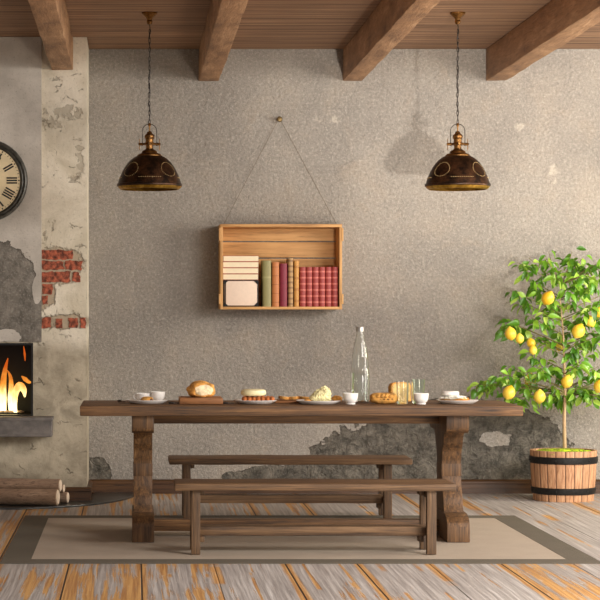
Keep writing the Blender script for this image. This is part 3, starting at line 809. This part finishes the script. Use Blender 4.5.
# ------------------------------------------------------------------ hanging crate, cord, nail
cyb, cyf = -.012, -.292
cx0, cx1, cz0, cz1 = .587, 1.416, 1.268, 1.848
t = thing('wooden_crate', ((cx0 + cx1) / 2, cyb, cz0), 'pine crate hung on the wall as a bookshelf', 'crate')
B().box(cx0 + .018, cx1 - .018, cyf, cyb, cz0, cz0 + .018, bev=.002).build('bottom_board', 'crate', t, 40)
B().box(cx0, cx1, cyf, cyb, cz1 - .020, cz1, bev=.002).build('top_board', 'crate', t, 40)
for x0, s in ((cx0, -1), (cx1 - .018, 1)):
    B().box(x0, x0 + .018, cyf, cyb, cz0, cz1 - .0205, bev=.002).build('side_board', 'crate_v', t, 40)
    for za, zb in ((PZ(304, cyf), PZ(294, cyf)), (PZ(241, cyf), PZ(228, cyf))):
        a0, a1 = (x0 - .009, x0 + .004) if s < 0 else (x0 + .014, x0 + .027)
        B().box(a0, a1, cyf - .004, cyf + .05, za, zb, bev=.002).build('corner_cleat', 'crate_v', t, 40)
for za, zb in ((1.742, cz1 - .0205), (1.628, 1.734), (cz0 + .0185, 1.619)):
    B().box(cx0 + .0185, cx1 - .0185, cyb - .012, cyb, za, zb, bev=.0015).build('back_slat', 'crate', t, 40)
nx, nz = 1.007, 2.583
t = thing('wall_nail', (nx, 0, nz), 'small brass nail knob high on the wall holding the crate cord', 'nail')
B().lathe([(0, .0), (.006, .0), (.006, .035), (.010, .036), (.014, .042), (.019, .05), (.020, .060), (.014, .068), (0, .070)], (nx, 0, nz), 16, axis='y').build('nail_knob', 'nail', t, 40)
b = B()
L, Rr = Vector((cx0 + .03, -.06, cz1 + .002)), Vector((cx1 - .012, -.06, cz1 + .002))
top = Vector((nx, -.024, nz))
pts = [L, top + Vector((-.008, 0, 0)), top + Vector((0, 0, .0085)), top + Vector((.008, 0, 0)), Rr]
b.tube(pts, .0017, 6)
o = b.build('hanging_cord', 'cord', None, 60, (nx, -.02, nz))
tag(o, 'thin cord looped over the nail and tied to both top corners of the crate', 'cord')

# ------------------------------------------------------------------ books and box in the crate
SB = sc_at(-.27)
bx = lambda p: (p - VX) / SB
shelf = cz0 + .0185
def upright(px0, px1, ptop, mat, label, group=None, depth=.19, bands=0):
    x0, x1 = bx(px0), bx(px1); z1 = H + (VY - ptop) / SB; z0 = shelf
    yf = -.272; yb = yf + depth; w = x1 - x0
    t = thing('book', ((x0 + x1) / 2, yf, z0), label, 'book', group)
    c = .0035
    out = []
    n = 8
    for i in range(n + 1):
        a = PI * i / n
        out.append(((x0 + x1) / 2 - (w / 2) * math.cos(a), yf + .011 - .011 * math.sin(a)))
    outer = [(x0, yb)] + out + [(x1, yb)]
    inner = [(x1 - c, yb), (x1 - c, yf + .014), (x0 + c, yf + .014), (x0 + c, yb)]
    B().prism(outer + inner, 'z', z0, z1).build('cover', mat, t, 40)
    B().box(x0 + c + .0003, x1 - c - .0003, yf + .0145, yb - .006, z0 + .004, z1 - .006).build('pages', 'pages', t)
    for q in range(bands):
        zz = z0 + (z1 - z0) * (q + .7) / (bands + .4)
        B().prism([(x, y - .0022) for x, y in out] + [(x, y + .001) for x, y in out[::-1]], 'z', zz - .004, zz + .004).build('raised_band', mat, t, 40)
    return t
upright(262.6, 271.2, 260.5, 'olive', 'tall olive green book beside the white box in the crate')
upright(272.0, 279.2, 262.2, 'orange', 'orange book between the olive and burgundy books')
upright(279.7, 287.3, 263.6, 'burgundy', 'plain burgundy book beside the orange one')
upright(288.2, 293.2, 258.3, 'marbled', 'thin tall brown banded book, tallest in the crate', None, .19, 4)
upright(294.0, 299.0, 260.8, 'amber', 'thin amber leather book next to the red volumes', None, .19, 3)
wd = (338.2 - 299.6) / 6
six = ['matching red volume next to the thin amber book, first of six', 'second matching red volume counted from the thin amber book',
       'third matching red volume counted from the thin amber book', 'fourth matching red volume counted from the thin amber book',
       'fifth red volume, second from the crate wall', 'matching red volume against the crate side wall, last of six']
for i in range(6):
    upright(299.6 + i * wd + .15, 299.6 + (i + 1) * wd - .15, 267, 'red_set', six[i], 'matching red volumes in the crate', .17)
# storage box with black corners
x0, x1, z0, z1 = bx(223.2), bx(258.8), shelf, H + (VY - 280.0) / SB
t = thing('storage_box', ((x0 + x1) / 2, -.26, z0), 'pale box with black metal corners under the stack of cream books', 'box')
B().box(x0 + .004, x1 - .004, -.266, -.09, z0 + .001, z1 - .001, bev=.003).build('body', 'box_side', t, 40)
B().box(x0 + .019, x1 - .012, -.270, -.262, z0 + .008, z1 - .007, bev=.002).build('front_panel', 'box_front', t, 40)
for xa, sx in ((x0 + .003, 1), (x1 - .003, -1)):
    for za, sz in ((z0, 1), (z1, -1)):
        poly = [(xa, za), (xa + sx * .027, za), (xa + sx * .027, za + sz * .010), (xa + sx * .018, za + sz * .018), (xa + sx * .010, za + sz * .027), (xa, za + sz * .027)]
        B().prism(poly, 'y', -.274, -.255, .001).build('corner_guard', 'black_iron', t)
zc = z1 + .0005
st = ['cream-edged flat book at the bottom of the stack, on the box', 'second flat cream-edged book up from the box', 'third flat cream-edged book up from the box', 'cream-edged flat book on top of the stack']
hb = (H + (VY - 255.5) / SB - zc) / 4
for i in range(4):
    x0, x1 = bx(222.8) + R.uniform(0, .004), bx(259.0) - R.uniform(0, .004)
    za, zb = zc + i * hb, zc + (i + 1) * hb - .0005
    t = thing('flat_book', ((x0 + x1) / 2, -.26, za), st[i], 'book', 'flat books stacked on the box')
    c = .0032; yf, yb = -.268, -.10
    B().prism([(yf, za), (yb, za), (yb, zb), (yf, zb), (yf, zb - c), (yb - .006, zb - c), (yb - .006, za + c), (yf, za + c)], 'x', x0, x1).build('cover', 'cover_red_thin', t)
    B().box(x0 + .002, x1 - .002, yf + .002, yb - .0065, za + c + .0002, zb - c - .0002).build('pages', 'pages', t)

# ------------------------------------------------------------------ lemon tree in half barrel
BX, BY = (563.2 - VX) / 149.1, -.5
t = thing('half_barrel_planter', (BX, BY, FZ), 'half-barrel planter of brown staves with two black hoops', 'planter')
zt = .326
prof = []
def brad(z):
    f = z / zt
    return .199 + .022 * f + .004 * math.sin(PI * f)
b = B()
n = 176
def ringr(i, r): 
    ph = (i / n * 22) % 1.0; s = min(ph, 1 - ph)
    return r - (.0035 if s < .07 else 0.0)
lv = [(0, .0), (.008, .0)] 
t_ = bmesh.new()
zs = [FZ + .001 + (zt - FZ - .001) * i / 10 for i in range(11)]
rings = []
for z in zs: rings.append([t_.verts.new((ringr(i, brad(z)) * math.cos(2 * PI * i / n), ringr(i, brad(z)) * math.sin(2 * PI * i / n), z)) for i in range(n)])
for z in (zt, zt - .06):
    rings.append([t_.verts.new(((brad(z) - .020) * math.cos(2 * PI * i / n), (brad(z) - .020) * math.sin(2 * PI * i / n), z)) for i in range(n)])
for A, Bq in zip(rings, rings[1:]):
    for i in range(n): t_.faces.new((A[i], A[(i + 1) % n], Bq[(i + 1) % n], Bq[i]))
t_.faces.new(rings[0][::-1]); t_.faces.new(rings[-1])
bmesh.ops.translate(t_, vec=(BX, BY, 0), verts=t_.verts)
me = bpy.data.meshes.new('tmp'); t_.to_mesh(me); t_.free(); b.bm.from_mesh(me)
b.build('staves', 'barrel', t, 30)
for ya, yb in ((456.7, 463.8), (487.6, 494.4)):
    za, zb = H + (VY - yb) / 150.3, H + (VY - ya) / 150.3
    za += .0; ra, rb = brad(za) + .001, brad(zb) + .001
    hp = B().lathe([(ra, za), (ra + .007, za + .003), ((ra + rb) / 2 + .009, (za + zb) / 2), (rb + .007, zb - .003), (rb, zb), (ra, za)], (BX, BY, 0), 64).build('hoop', 'black_iron', t, 40)
    for q in range(6):
        a = -PI / 2 + (q - 2.5) * PI / 3 + .1
        B().blob((BX + (ra + .0085) * math.cos(a), BY + (ra + .0085) * math.sin(a), (za + zb) / 2), (.006,) * 3, sub=2).build('rivet', 'black_iron', hp, 60)
b = B(); b.blob((BX, BY, zt - .016), (.190, .190, .022), .35, 9, 4)
b.build('moss', 'moss', t, 60)

TXc = (564.3 - VX) / 149.0
t = thing('lemon_tree', (TXc, BY, zt + .0125), 'leafy lemon tree with yellow fruit growing in the half barrel', 'tree')
tz = lambda y: H + (VY - y) / 149.0
tx = lambda x: (x - VX) / 149.0
trunk = [(TXc, BY, zt + .0125), (TXc - .004, BY, tz(420)), (TXc + .003, BY, tz(390)), (TXc - .002, BY + .01, tz(360)), (TXc - .012, BY, tz(330)), (TXc - .03, BY, tz(300)), (TXc - .02, BY, tz(275))]
B().tube(trunk, [.013, .0115, .0095, .0075, .0055, .004, .002], 10).build('trunk', 'bark', t, 60)
def trunk_at(z):
    for a, c in zip(trunk, trunk[1:]):
        if z <= c[2]:
            f = (z - a[2]) / (c[2] - a[2]); return Vector(a).lerp(Vector(c), max(0, f))
    return Vector(trunk[-1])
tips = [(514, 263), (527, 258), (540, 256), (554, 251), (574, 262), (588, 268), (523, 277), (510, 290), (549, 273), (566, 287), (519, 300), (538, 313), (503, 320), (499, 328), (523, 331), (545, 338), (560, 328), (588, 304), (594, 330), (574, 348), (512, 322), (530, 352), (533, 366), (556, 364), (588, 360), (481, 386), (472, 384), (494, 372), (509, 366), (519, 386), (533, 394), (549, 384), (580, 388), (594, 394), (500, 396), (486, 378), (558, 398), (572, 402), (505, 378), (545, 296), (580, 318), (560, 308), (569, 374), (524, 316), (517, 398), (590, 285), (597, 275), (536, 283), (598, 345), (520, 368)]
tips += [(1128 - x, y) for x, y in tips if x < 560 and R.random() < .85]
def leaf(bm, p, d, nrm, L, W, curl):
    d = d.normalized(); s = d.cross(nrm).normalized(); u = s.cross(d).normalized()
    st = [(0, .03), (.12, .42), (.32, .92), (.55, 1.0), (.78, .68), (.93, .26), (1.0, .02)]
    rows = []
    for f, w in st:
        c = p + d * (L * f) - u * (curl * L * f * f)
        e = s * (W * .5 * w); lift = u * (W * .30 * w)
        rows.append([bm.verts.new(c - e + lift), bm.verts.new(c), bm.verts.new(c + e + lift)])
    for a, c in zip(rows, rows[1:]):
        for k in range(2): bm.faces.new((a[k], a[k + 1], c[k + 1], c[k]))
lf = B(); tw = B()
for (px, py) in tips:
    X, Z = tx(px), tz(py)
    spread = abs(X - TXc)
    Yd = BY + R.uniform(-1, 1) * max(.10, .24 - .12 * spread)
    tip = Vector((X, Yd, Z))
    root = trunk_at(min(tz(285), Z - .05 - .30 * spread) if Z - .05 - .30 * spread > tz(395) else tz(395) + .03 * R.random())
    mid = root.lerp(tip, .55) + Vector((0, 0, .05 * spread - .012)) + Vector((R.uniform(-.02, .02), R.uniform(-.02, .02), 0))
    pts = []
    for i in range(9):
        f = i / 8
        pts.append(root * (1 - f) ** 2 + mid * (2 * f * (1 - f)) + tip * f ** 2)
    tw.tube(pts, [.0042 * (1 - .65 * i / 8) for i in range(9)], 6)
    dirb = (tip - mid).normalized()
    nL = R.randint(12, 15)
    for i in range(nL):
        f = 1 - .42 * min(1, .22 / max(.05, (tip - root).length)) * i / nL * 1.6
        k = max(0, min(7.99, f * 8)); a = pts[int(k)]; c = pts[int(k) + 1]; p = a.lerp(c, k - int(k))
        ang = i * 2.4 + R.uniform(-.4, .4)
        side = Vector((math.cos(ang), math.sin(ang) * .8, R.uniform(-.8, .55)))
        d = side * .9 + dirb * .25 + Vector((0, 0, -.42))
        p = p + side.normalized() * R.uniform(.0, .035) + Vector((0, 0, R.uniform(-.04, .015)))
        nrm = Vector((R.uniform(-.9, .9), R.uniform(-1.6, .5), .75))
        L = R.uniform(.050, .080)
        leaf(lf.bm, p, d, nrm, L, L * R.uniform(.44, .58), R.uniform(.25, .75))
lf.build('foliage', 'leaf', t, 180)
tw.build('branches', 'twig', t, 60)
lem = [(548, 298, 6.6, -.24), (510.5, 333.5, 6.0, -.20), (519.5, 338.5, 4.6, -.14), (531, 343, 4.6, -.10), (533, 350, 4.2, -.16), (578.5, 331, 6.8, -.22), (590, 321, 5.6, -.10), (509, 392.5, 6.6, -.22), (539.5, 396.5, 6.2, -.24), (567, 381.5, 6.0, -.24), (599.5, 312, 5, -.1), (600, 386, 6.4, -.2), (628, 345, 6.2, -.1), (640, 390, 6, -.1), (560, 345, 5.5, .2), (530, 380, 6, .2)]
for x, y, r, dy in lem:
    Y = BY + dy; s = sc_at(Y); rr = r / s; c = Vector((PX(x, Y), Y, PZ(y, Y)))
    rot = Matrix.Rotation(R.uniform(-.5, .5), 4, 'Y') @ Matrix.Rotation(R.uniform(-.4, .4), 4, 'X')
    B().lathe([(0, 1.30), (.14, 1.24), (.30, 1.08), (.62, .86), (.88, .48), (1.0, .05), (.96, -.4), (.74, -.80), (.42, -1.04), (.2, -1.16), (.12, -1.24), (0, -1.26)], (0, 0, 0), 20).build('lemon', 'lemon', None, 60)
    o = bpy.context.scene.collection.objects[-1] if False else None
    ob = [q for q in COL.objects if q.name.startswith('lemon') and q.parent is None and q.type == 'MESH'][-1]
    for v in ob.data.vertices: v.co = rot @ (v.co * rr * .96)
    ob.parent = t; ob.location = c - WL[t]; WL[ob] = c

# ------------------------------------------------------------------ food and tableware
TT = TZ + .0014
def tpos(px, Y): return PX(px, Y)
def plate(px0, px1, Y, label, rim=.012):
    X = tpos((px0 + px1) / 2, Y); r = (px1 - px0) / 2 / sc_at(Y)
    o = B().lathe([(0, TT), (r * .74, TT), (r * .78, TT + .003), (r * .98, TT + .016), (r, TT + .020), (r * .98, TT + .021), (r * .80, TT + .010), (r * .74, TT + .007), (0, TT + .007)], (X, Y, 0), 48).build('plate', 'porcelain', None, 40, (X, Y, TT))
    tag(o, label, 'plate', 'white plates on the table'); return X, r
def cup(px, w, h, Y, label, base=None, handle=0, name='coffee_cup'):
    X = tpos(px, Y); s = sc_at(Y); r = w / 2 / s; hh = h / s; z0 = base or TT
    t = thing(name, (X, Y, z0), label, 'cup', 'white cups on the table')
    B().lathe([(0, z0), (r * .62, z0), (r * .64, z0 + .004), (r * .60, z0 + .007), (r * .80, z0 + .016), (r * .93, z0 + hh * .5), (r, z0 + hh), (r * .95, z0 + hh), (r * .86, z0 + hh * .45), (r * .6, z0 + .016), (0, z0 + .013)], (X, Y, 0), 36).build('bowl', 'porcelain', t, 40)
    if handle:
        pts = []
        for i in range(11):
            a = PI / 2 + PI * i / 10
            pts.append((X + handle * -1 * (-r * .9) * -1 if False else X + (-handle) * 0 + handle * (r * .86 - .018 * math.cos(a)), Y, z0 + hh * .56 + .015 * math.sin(a)))
        B().tube(pts, .0042, 8).build('handle', 'porcelain', t, 60)
    return t
# first place setting: plate, two cups, small bun
Y1_ = -2.86
X, r = plate(126, 168.5, Y1_, 'white plate with two cups and small bun, nearest the fireplace')
B1 = TT + .0078
cup(143.6, 15.5, 8.5, -2.82, 'white cup with a handle behind the small bun', B1, -1)
cup(158, 14.5, 10.2, -2.84, 'taller white cup without handle, beside the small bun', B1)
Xb = tpos(147.0, -2.925)
t = thing('small_bun', (Xb, -2.925, B1), 'small golden bun with dark filled end in front of the two cups', 'bun')
B().blob((Xb, -2.925, B1 + .016), (.036, .022, .017), .12, 6, 3).build('crust', 'bun', t, 60)
B().blob((Xb + .0215, -2.935, B1 + .014), (.012, .012, .010), .2, 8, 2).build('filling', 'filling', t, 60)
# dark cutlery
def cutlery(name, px0, px1, Y, label, lift=0):
    x0, x1 = tpos(px0, Y), tpos(px1, Y); xm = x0 + (x1 - x0) * .5
    t = thing(name, ((x0 + x1) / 2, Y, TT), label, 'cutlery')
    z = TT + .006
    B().tube([(x0, Y, z), (x0 + (xm - x0) * .4, Y, z + .002), (xm, Y + .004, z)], [.005, .006, .0045], 10).build('handle', 'steel_dark', t, 60)
    b = B()
    if name == 'table_knife': b.prism([(xm - .002, Y - .004), (x1 - .006, Y - .008), (x1, Y), (x1 - .01, Y + .008), (xm - .002, Y + .010)], 'z', TT + .003, TT + .0055)
    else:
        b.box(xm - .004, xm + (x1 - xm) * .45, Y - .008, Y + .012, TT + .003, TT + .006, bev=.001)
        for k in range(3): b.box(xm + (x1 - xm) * .44, x1, Y - .008 + k * .008, Y - .004 + k * .008, TT + .003, TT + .0055)
    b.build('blade' if name == 'table_knife' else 'tines', 'steel_dark', t)
    return t
cutlery('table_knife', 168.8, 178.6, -2.96, 'short dark table knife between the cup plate and the loaf board')
cutlery('table_fork', 223.0, 233.6, -2.98, 'dark fork lying between the loaf board and the cheese plate')
cutlery('butter_knife', 117.5, 125.2, -2.70, 'dark butter knife at the bare table end by the fireplace')
# loaf board
Yb = -2.86
x0, x1 = tpos(179, Yb), tpos(222, Yb)
o = B().box(x0, x1, -2.99, -2.70, TT, TT + .034, bev=.006).build('bread_board', 'board', None, 40, ((x0 + x1) / 2, Yb, TT)); tag(o, 'thick brown board carrying the cut round loaf', 'cutting board')
zb = TT + .0345
Xl = tpos(201, Yb)
t = thing('cut_loaf', (Xl, Yb, zb), 'cut round loaf with pale crumb and golden crust on thick board', 'bread')
b = B(); b.blob((Xl, Yb + .01, zb + .038), (.078, .085, .052), .16, 6, 4)
for v in b.bm.verts:
    v.co.z = max(v.co.z, zb)
    lim = Yb - .055 + (v.co.x - Xl) * .25
    if v.co.y < lim: v.co.y = lim
b.build('crust', 'crust', t, 50)
rot = Matrix.Rotation(math.atan(.25), 4, 'Z')
b = B(); b.blob((0, 0, 0), (.052, .006, .030), .18, 7, 3, rot=rot)
bmesh.ops.translate(b.bm, vec=(Xl + .016, Yb - .052, zb + .040), verts=b.bm.verts)
b.build('crumb_face', 'crumb', t, 60)
# cheese on pastry plate
Yc = -2.88
X, r = plate(233.5, 277, Yc, 'white plate under the round cheese and red-brown pastry pieces')
zp = TT + .0078
Xp = tpos(257.5, Yc)
k = 0
labs = {}
ctr = []
for i in range(7):
    ctr.append((tpos(244.5 + i * 4.5, -2.93), -2.93 - .004 * (i % 2)))
for i in range(5):
    ctr.append((tpos(247 + i * 5.3, -2.87), -2.872))
pl = ['nearest the dark fork', 'second from the dark fork', 'third from the dark fork', 'in the middle', 'third from the bread slices', 'second from the bread slices', 'nearest the bread slices']
for i, (xx, yy) in enumerate(ctr):
    o = B().blob((xx, yy, zp + .0175), (.0165 if i < 7 else .019, .024, .0168), .22, 7, 3).build('pastry_piece', 'red_pastry', None, 60, (xx, yy, zp))
    if i < 7: tag(o, 'small red-brown pastry in the front row on the cheese plate, ' + pl[i], 'pastry', 'red-brown pastries under the round cheese')
    else: tag(o, 'small red-brown pastry hidden behind the front row, under the round cheese', 'pastry', 'red-brown pastries under the round cheese')
zc_ = zp + .0365
Xc = tpos(253.5, -2.90)
o = B().lathe([(0, zc_), (.060, zc_), (.068, zc_ + .006), (.071, zc_ + .018), (.067, zc_ + .030), (.056, zc_ + .036), (0, zc_ + .037)], (Xc, -2.90, 0), 40).build('round_cheese', 'cheese', None, 40, (Xc, -2.90, zc_))
tag(o, 'round pale cheese wheel sitting on the red-brown pastries', 'cheese')
# slices on a small board
Yd = -2.74
x0, x1 = tpos(274, Yd), tpos(312, Yd)
o = B().box(x0, x1, -2.84, -2.60, TT, TT + .014, bev=.004).build('serving_board', 'board', None, 40, ((x0 + x1) / 2, Yd, TT)); tag(o, 'thin serving board with bread slices behind the two middle plates', 'cutting board')
for i, (p, rz, ti) in enumerate([(284, .1, .12), (293.5, -.1, -.04), (303, .2, .10)]):
    Xs = tpos(p, -2.77); zz = TT + .016
    t = thing('bread_slice', (Xs, -2.77, zz), ['flat bread slice on the thin board, nearest the round cheese', 'middle bread slice of three on the thin board', 'bread slice on the thin board, nearest the veined cheese'][i], 'bread', 'bread slices on the thin board')
    mt = Matrix.Translation((Xs, -2.77, zz + .0105)) @ Matrix.Rotation(rz, 4, 'Z') @ Matrix.Rotation(ti, 4, 'Y')
    b = B(); poly = [(.031 * math.copysign(abs(math.cos(a)) ** .7, math.cos(a)), .042 * math.copysign(abs(math.sin(a)) ** .7, math.sin(a))) for a in [2 * PI * q / 28 for q in range(28)]]
    b.prism(poly, 'z', -.008, .008, .003); bmesh.ops.transform(b.bm, matrix=mt, verts=b.bm.verts); b.build('crust', 'crust', t, 50)
    b = B(); b.prism([(u * .84, w * .84) for u, w in poly], 'z', -.001, .0086); bmesh.ops.transform(b.bm, matrix=mt, verts=b.bm.verts); b.build('crumb', 'crumb', t)
# veined cheese plate
Ye = -2.93
X, r = plate(296, 341, Ye, 'white plate carrying the veined cheese wedge and torn bread')
Xw = tpos(321, Ye)
t = thing('cheese_wedge', (Xw, Ye, zp), 'crumbly pale veined cheese wedge standing on its plate', 'cheese')
b = B()
b.blob((Xw + .020, Ye, zp + .042), (.034, .046, .046), .6, 16, 4)
b.blob((Xw - .008, Ye, zp + .034), (.036, .046, .036), .6, 16, 4)
b.blob((Xw - .034, Ye, zp + .020), (.032, .042, .024), .5, 16, 4)
for v in b.bm.verts: v.co.z = max(v.co.z, zp)
wedge = b.build('crumbly_body', 'blue_cheese', t, 35)
rm = wedge.modifiers.new('fuse', 'REMESH'); rm.mode = 'VOXEL'; rm.voxel_size = .0045
Xq = tpos(337, -2.91)
o = B().blob((Xq, -2.905, zp + .019), (.030, .03, .018), .3, 8, 3).build('torn_bread', 'crust', None, 60, (Xq, -2.905, zp)); tag(o, 'torn golden bread piece beside the veined cheese', 'bread')
o = B().blob((tpos(307.5, -2.96), -2.965, zp + .010), (.020, .016, .010), .3, 8, 3).build('cheese_crumb', 'crust', None, 60, (tpos(307.5, -2.96), -2.965, zp)); tag(o, 'small golden crumb of bread at the rim before the veined cheese', 'bread')
# cup, bottle
cup(350.5, 15.5, 11.2, -2.98, 'white handleless cup in front of the glass bottle', TT)
Yg = -2.70; Xg = tpos(360, Yg); s = sc_at(Yg); zg = lambda y: TT + (402.0 - y) / s
t = thing('water_bottle', (Xg, Yg, TT), 'tall clear glass water bottle with silver cap', 'bottle')
ro = 9.3 / s
po = [(0, TT), (ro * .94, TT), (ro, TT + .006), (ro, zg(372)), (ro * .93, zg(371)), (ro * .93, zg(366)), (ro * .88, zg(358)), (ro * .74, zg(349)), (ro * .54, zg(341)), (ro * .38, zg(334)), (ro * .31, zg(329))]
pi_ = [(max(q - .0035, .001), w) for q, w in po[::-1][:-2]] + [(ro * .9 - .0035, TT + .008), (0, TT + .008)]
B().lathe(po + pi_, (Xg, Yg, 0), 40).build('glass_body', 'glass', t, 40)
wi = ro - .0042
B().lathe([(0, TT + .0086), (wi * .94, TT + .0088), (wi, TT + .012), (wi, zg(373)), (0, zg(373))], (Xg, Yg, 0), 40).build('water', 'water', t, 40)
B().lathe([(0, zg(331.6)), (ro * .42, zg(331.6)), (ro * .43, zg(327.4)), (ro * .40, zg(326.8)), (0, zg(326.8))], (Xg, Yg, 0), 24).build('cap', plain('cap_silver', (176, 170, 162), .3, .8), t, 40)
# braided loaf
Yh = -2.90
x0, x1 = tpos(370, Yh), tpos(397, Yh)
t = thing('braided_loaf', ((x0 + x1) / 2, Yh, TT), 'golden braided loaf lying between the bottle and tumblers', 'bread')
b = B()
b.blob(((x0 + x1) / 2, Yh, TT + .031), (1, 1, 1), .0, 5, 4)
for v in b.bm.verts:
    q = v.co - Vector(((x0 + x1) / 2, Yh, TT + .031)); e = .62
    w_ = [math.copysign(abs(c) ** e, c) for c in q]
    k_ = 1 + .05 * mnoise.noise(q * 3)
    v.co = Vector(((x0 + x1) / 2 + w_[0] * (x1 - x0) / 2 * k_, Yh + w_[1] * .046 * k_, max(TT, TT + .030 + w_[2] * .031 * k_)))
b.build('loaf_body', 'bun', t, 50)
for i in range(6):
    f = (i + .5) / 6; xx = x0 + .010 + (x1 - x0 - .02) * f; hz = math.sqrt(max(.1, 1 - (2 * f - 1) ** 2))
    B().blob((xx, Yh - .040 * hz, TT + .034 + .010 * hz), (.016, .018, .011), .1, 6, 3, rot=Matrix.Rotation(-.5, 4, 'Y')).build('braid_strand', 'bun', t, 60)
    if i < 5: B().blob((xx + .010, Yh - .047 * hz, TT + .027), (.006, .006, .0035), .2, 6, 2).build('dark_seam', 'filling', t, 60)
# toast leaning behind tumblers
Yi = -2.72; Xt = tpos(400, Yi)
t = thing('toast_slice', (Xt, Yi, TT), 'thick toasted bread slice standing behind the tumblers', 'bread')
mt = Matrix.Translation((Xt, Yi, TT + .058)) @ Matrix.Rotation(.35, 4, 'Z') @ Matrix.Rotation(-.06, 4, 'X')
poly = [(-.062, -.055), (.060, -.055), (.064, .03), (.052, .052), (.02, .056), (-.025, .056), (-.055, .050), (-.066, .03)]
b = B(); b.prism(poly, 'y', -.02, .02, .006); bmesh.ops.transform(b.bm, matrix=mt, verts=b.bm.verts); b.build('crust', 'crust', t, 50)
b = B(); b.prism([(u * .86, w * .86) for u, w in poly], 'y', -.0215, .0); bmesh.ops.transform(b.bm, matrix=mt, verts=b.bm.verts); b.build('crumb', 'toast', t)
def tumbler(px, w, h, Y, mat, label):
    X = tpos(px, Y); s = sc_at(Y); r = w / 2 / s; hh = h / s
    o = B().lathe([(0, TT), (r * .84, TT), (r * .86, TT + .003), (r, TT + hh), (r - .0028, TT + hh), (r * .86 - .003, TT + .016), (0, TT + .014)], (X, Y, 0), 36).build('glass_tumbler', mat, None, 40, (X, Y, TT))
    return tag(o, label, 'glass', 'empty glass tumblers')
tumbler(402.5, 12.5, 23, -2.93, 'glass', 'clear empty tumbler beside the braided loaf')
tumbler(418.2, 13.5, 24, -2.84, 'glass_g', 'greenish empty tumbler behind the low white cup')
cup(421, 15.5, 11.0, -2.98, 'low white cup in front of the greenish tumbler', TT)
# dusted pastry plate
Yj = -2.88
X, r = plate(436, 478.5, Yj, 'white plate with sugar-dusted pastry, nearest the lemon tree')
Xj = tpos(454.5, Yj)
t = thing('dusted_pastry', (Xj, Yj, zp), 'flat golden pastry with white dusting on the plate by the lemon tree', 'pastry')
b = B(); b.blob((Xj, Yj, zp + .015), (.080, .066, .013), .25, 9, 4)
for v in b.bm.verts: v.co.z = max(v.co.z, zp + .003)
b.build('pastry_base', 'bun', t, 50)
b = B(); b.blob((Xj - .01, Yj - .01, zp + .024), (.07, .055, .013), .5, 12, 4); b.build('sugar', 'flour', t, 50)
Xk = tpos(450.5, Yj)
o = B().lathe([(0, zp + .038), (.046, zp + .038), (.049, zp + .042), (.048, zp + .058), (.044, zp + .061), (0, zp + .0615)], (Xk, Yj + .005, 0), 32).build('cheese_round', 'porcelain', None, 40, (Xk, Yj, zp + .038))
tag(o, 'small white round of soft cheese on top of the dusted pastry', 'cheese')

# ------------------------------------------------------------------ camera and light
cam = bpy.data.cameras.new('camera'); co = bpy.data.objects.new('camera', cam); COL.objects.link(co)
co.location = (0, -D, H); co.rotation_euler = (PI / 2, 0, 0)
cam.sensor_width = 36; cam.lens = F / 600 * 36
cam.shift_x = (300 - VX) / 600; cam.shift_y = (VY - 300) / 600
cam.clip_start = .1; cam.clip_end = 100
SC.camera = co
w = bpy.data.worlds.new('world'); SC.world = w; w.use_nodes = True
w.node_tree.nodes['Background'].inputs[0].default_value = lin(252, 251, 255)
w.node_tree.nodes['Background'].inputs[1].default_value = .44
def area(name, loc, aim, sx, sy, watts, col):
    l = bpy.data.lights.new(name, 'AREA'); l.shape = 'RECTANGLE'; l.size = sx; l.size_y = sy; l.energy = watts; l.color = lin(*col)[:3]
    o = bpy.data.objects.new(name, l); COL.objects.link(o); o.location = loc
    o.rotation_euler = (Vector(aim) - Vector(loc)).to_track_quat('-Z', 'Y').to_euler(); return o
area('window_light', (5.1, -3.8, 1.9), (1.2, -.4, 1.1), 2.0, 1.9, 120, (255, 248, 240))
area('overhead_fill_light', (4.6, -7.6, 2.9), (1.3, -2.4, .0), 2.4, 1.6, 380, (255, 250, 246))  # added overhead fill to brighten floor and rug, not a real window
area('side_window_light', (5.1, -1.7, 1.7), (3.0, -.9, 0.1), 0.5, .9, 75, (255, 246, 226))
area('ceiling_fill_light', (2.4, -6.4, .25), (1.6, -1.2, 3.0), 1.2, .8, 62, (255, 244, 228))  # added fill from below to lift ceiling and beams, no lamp stands there
l = bpy.data.lights.new('front_light', 'SPOT'); l.energy = 3300; l.spot_size = math.radians(22); l.spot_blend = 1.0; l.shadow_soft_size = .10
l.color = lin(255, 247, 238)[:3]
o = bpy.data.objects.new('front_light', l); COL.objects.link(o); o.location = (2.03, -12.2, .62)
o.rotation_euler = (Vector((2.6, 0, 3.0)) - Vector(o.location)).to_track_quat('-Z', 'Y').to_euler()
SC.view_settings.view_transform = 'Standard'; SC.view_settings.look = 'None'
SC.view_settings.gamma = 1; SC.view_settings.use_curve_mapping = False
SC.view_settings.exposure = 0.0
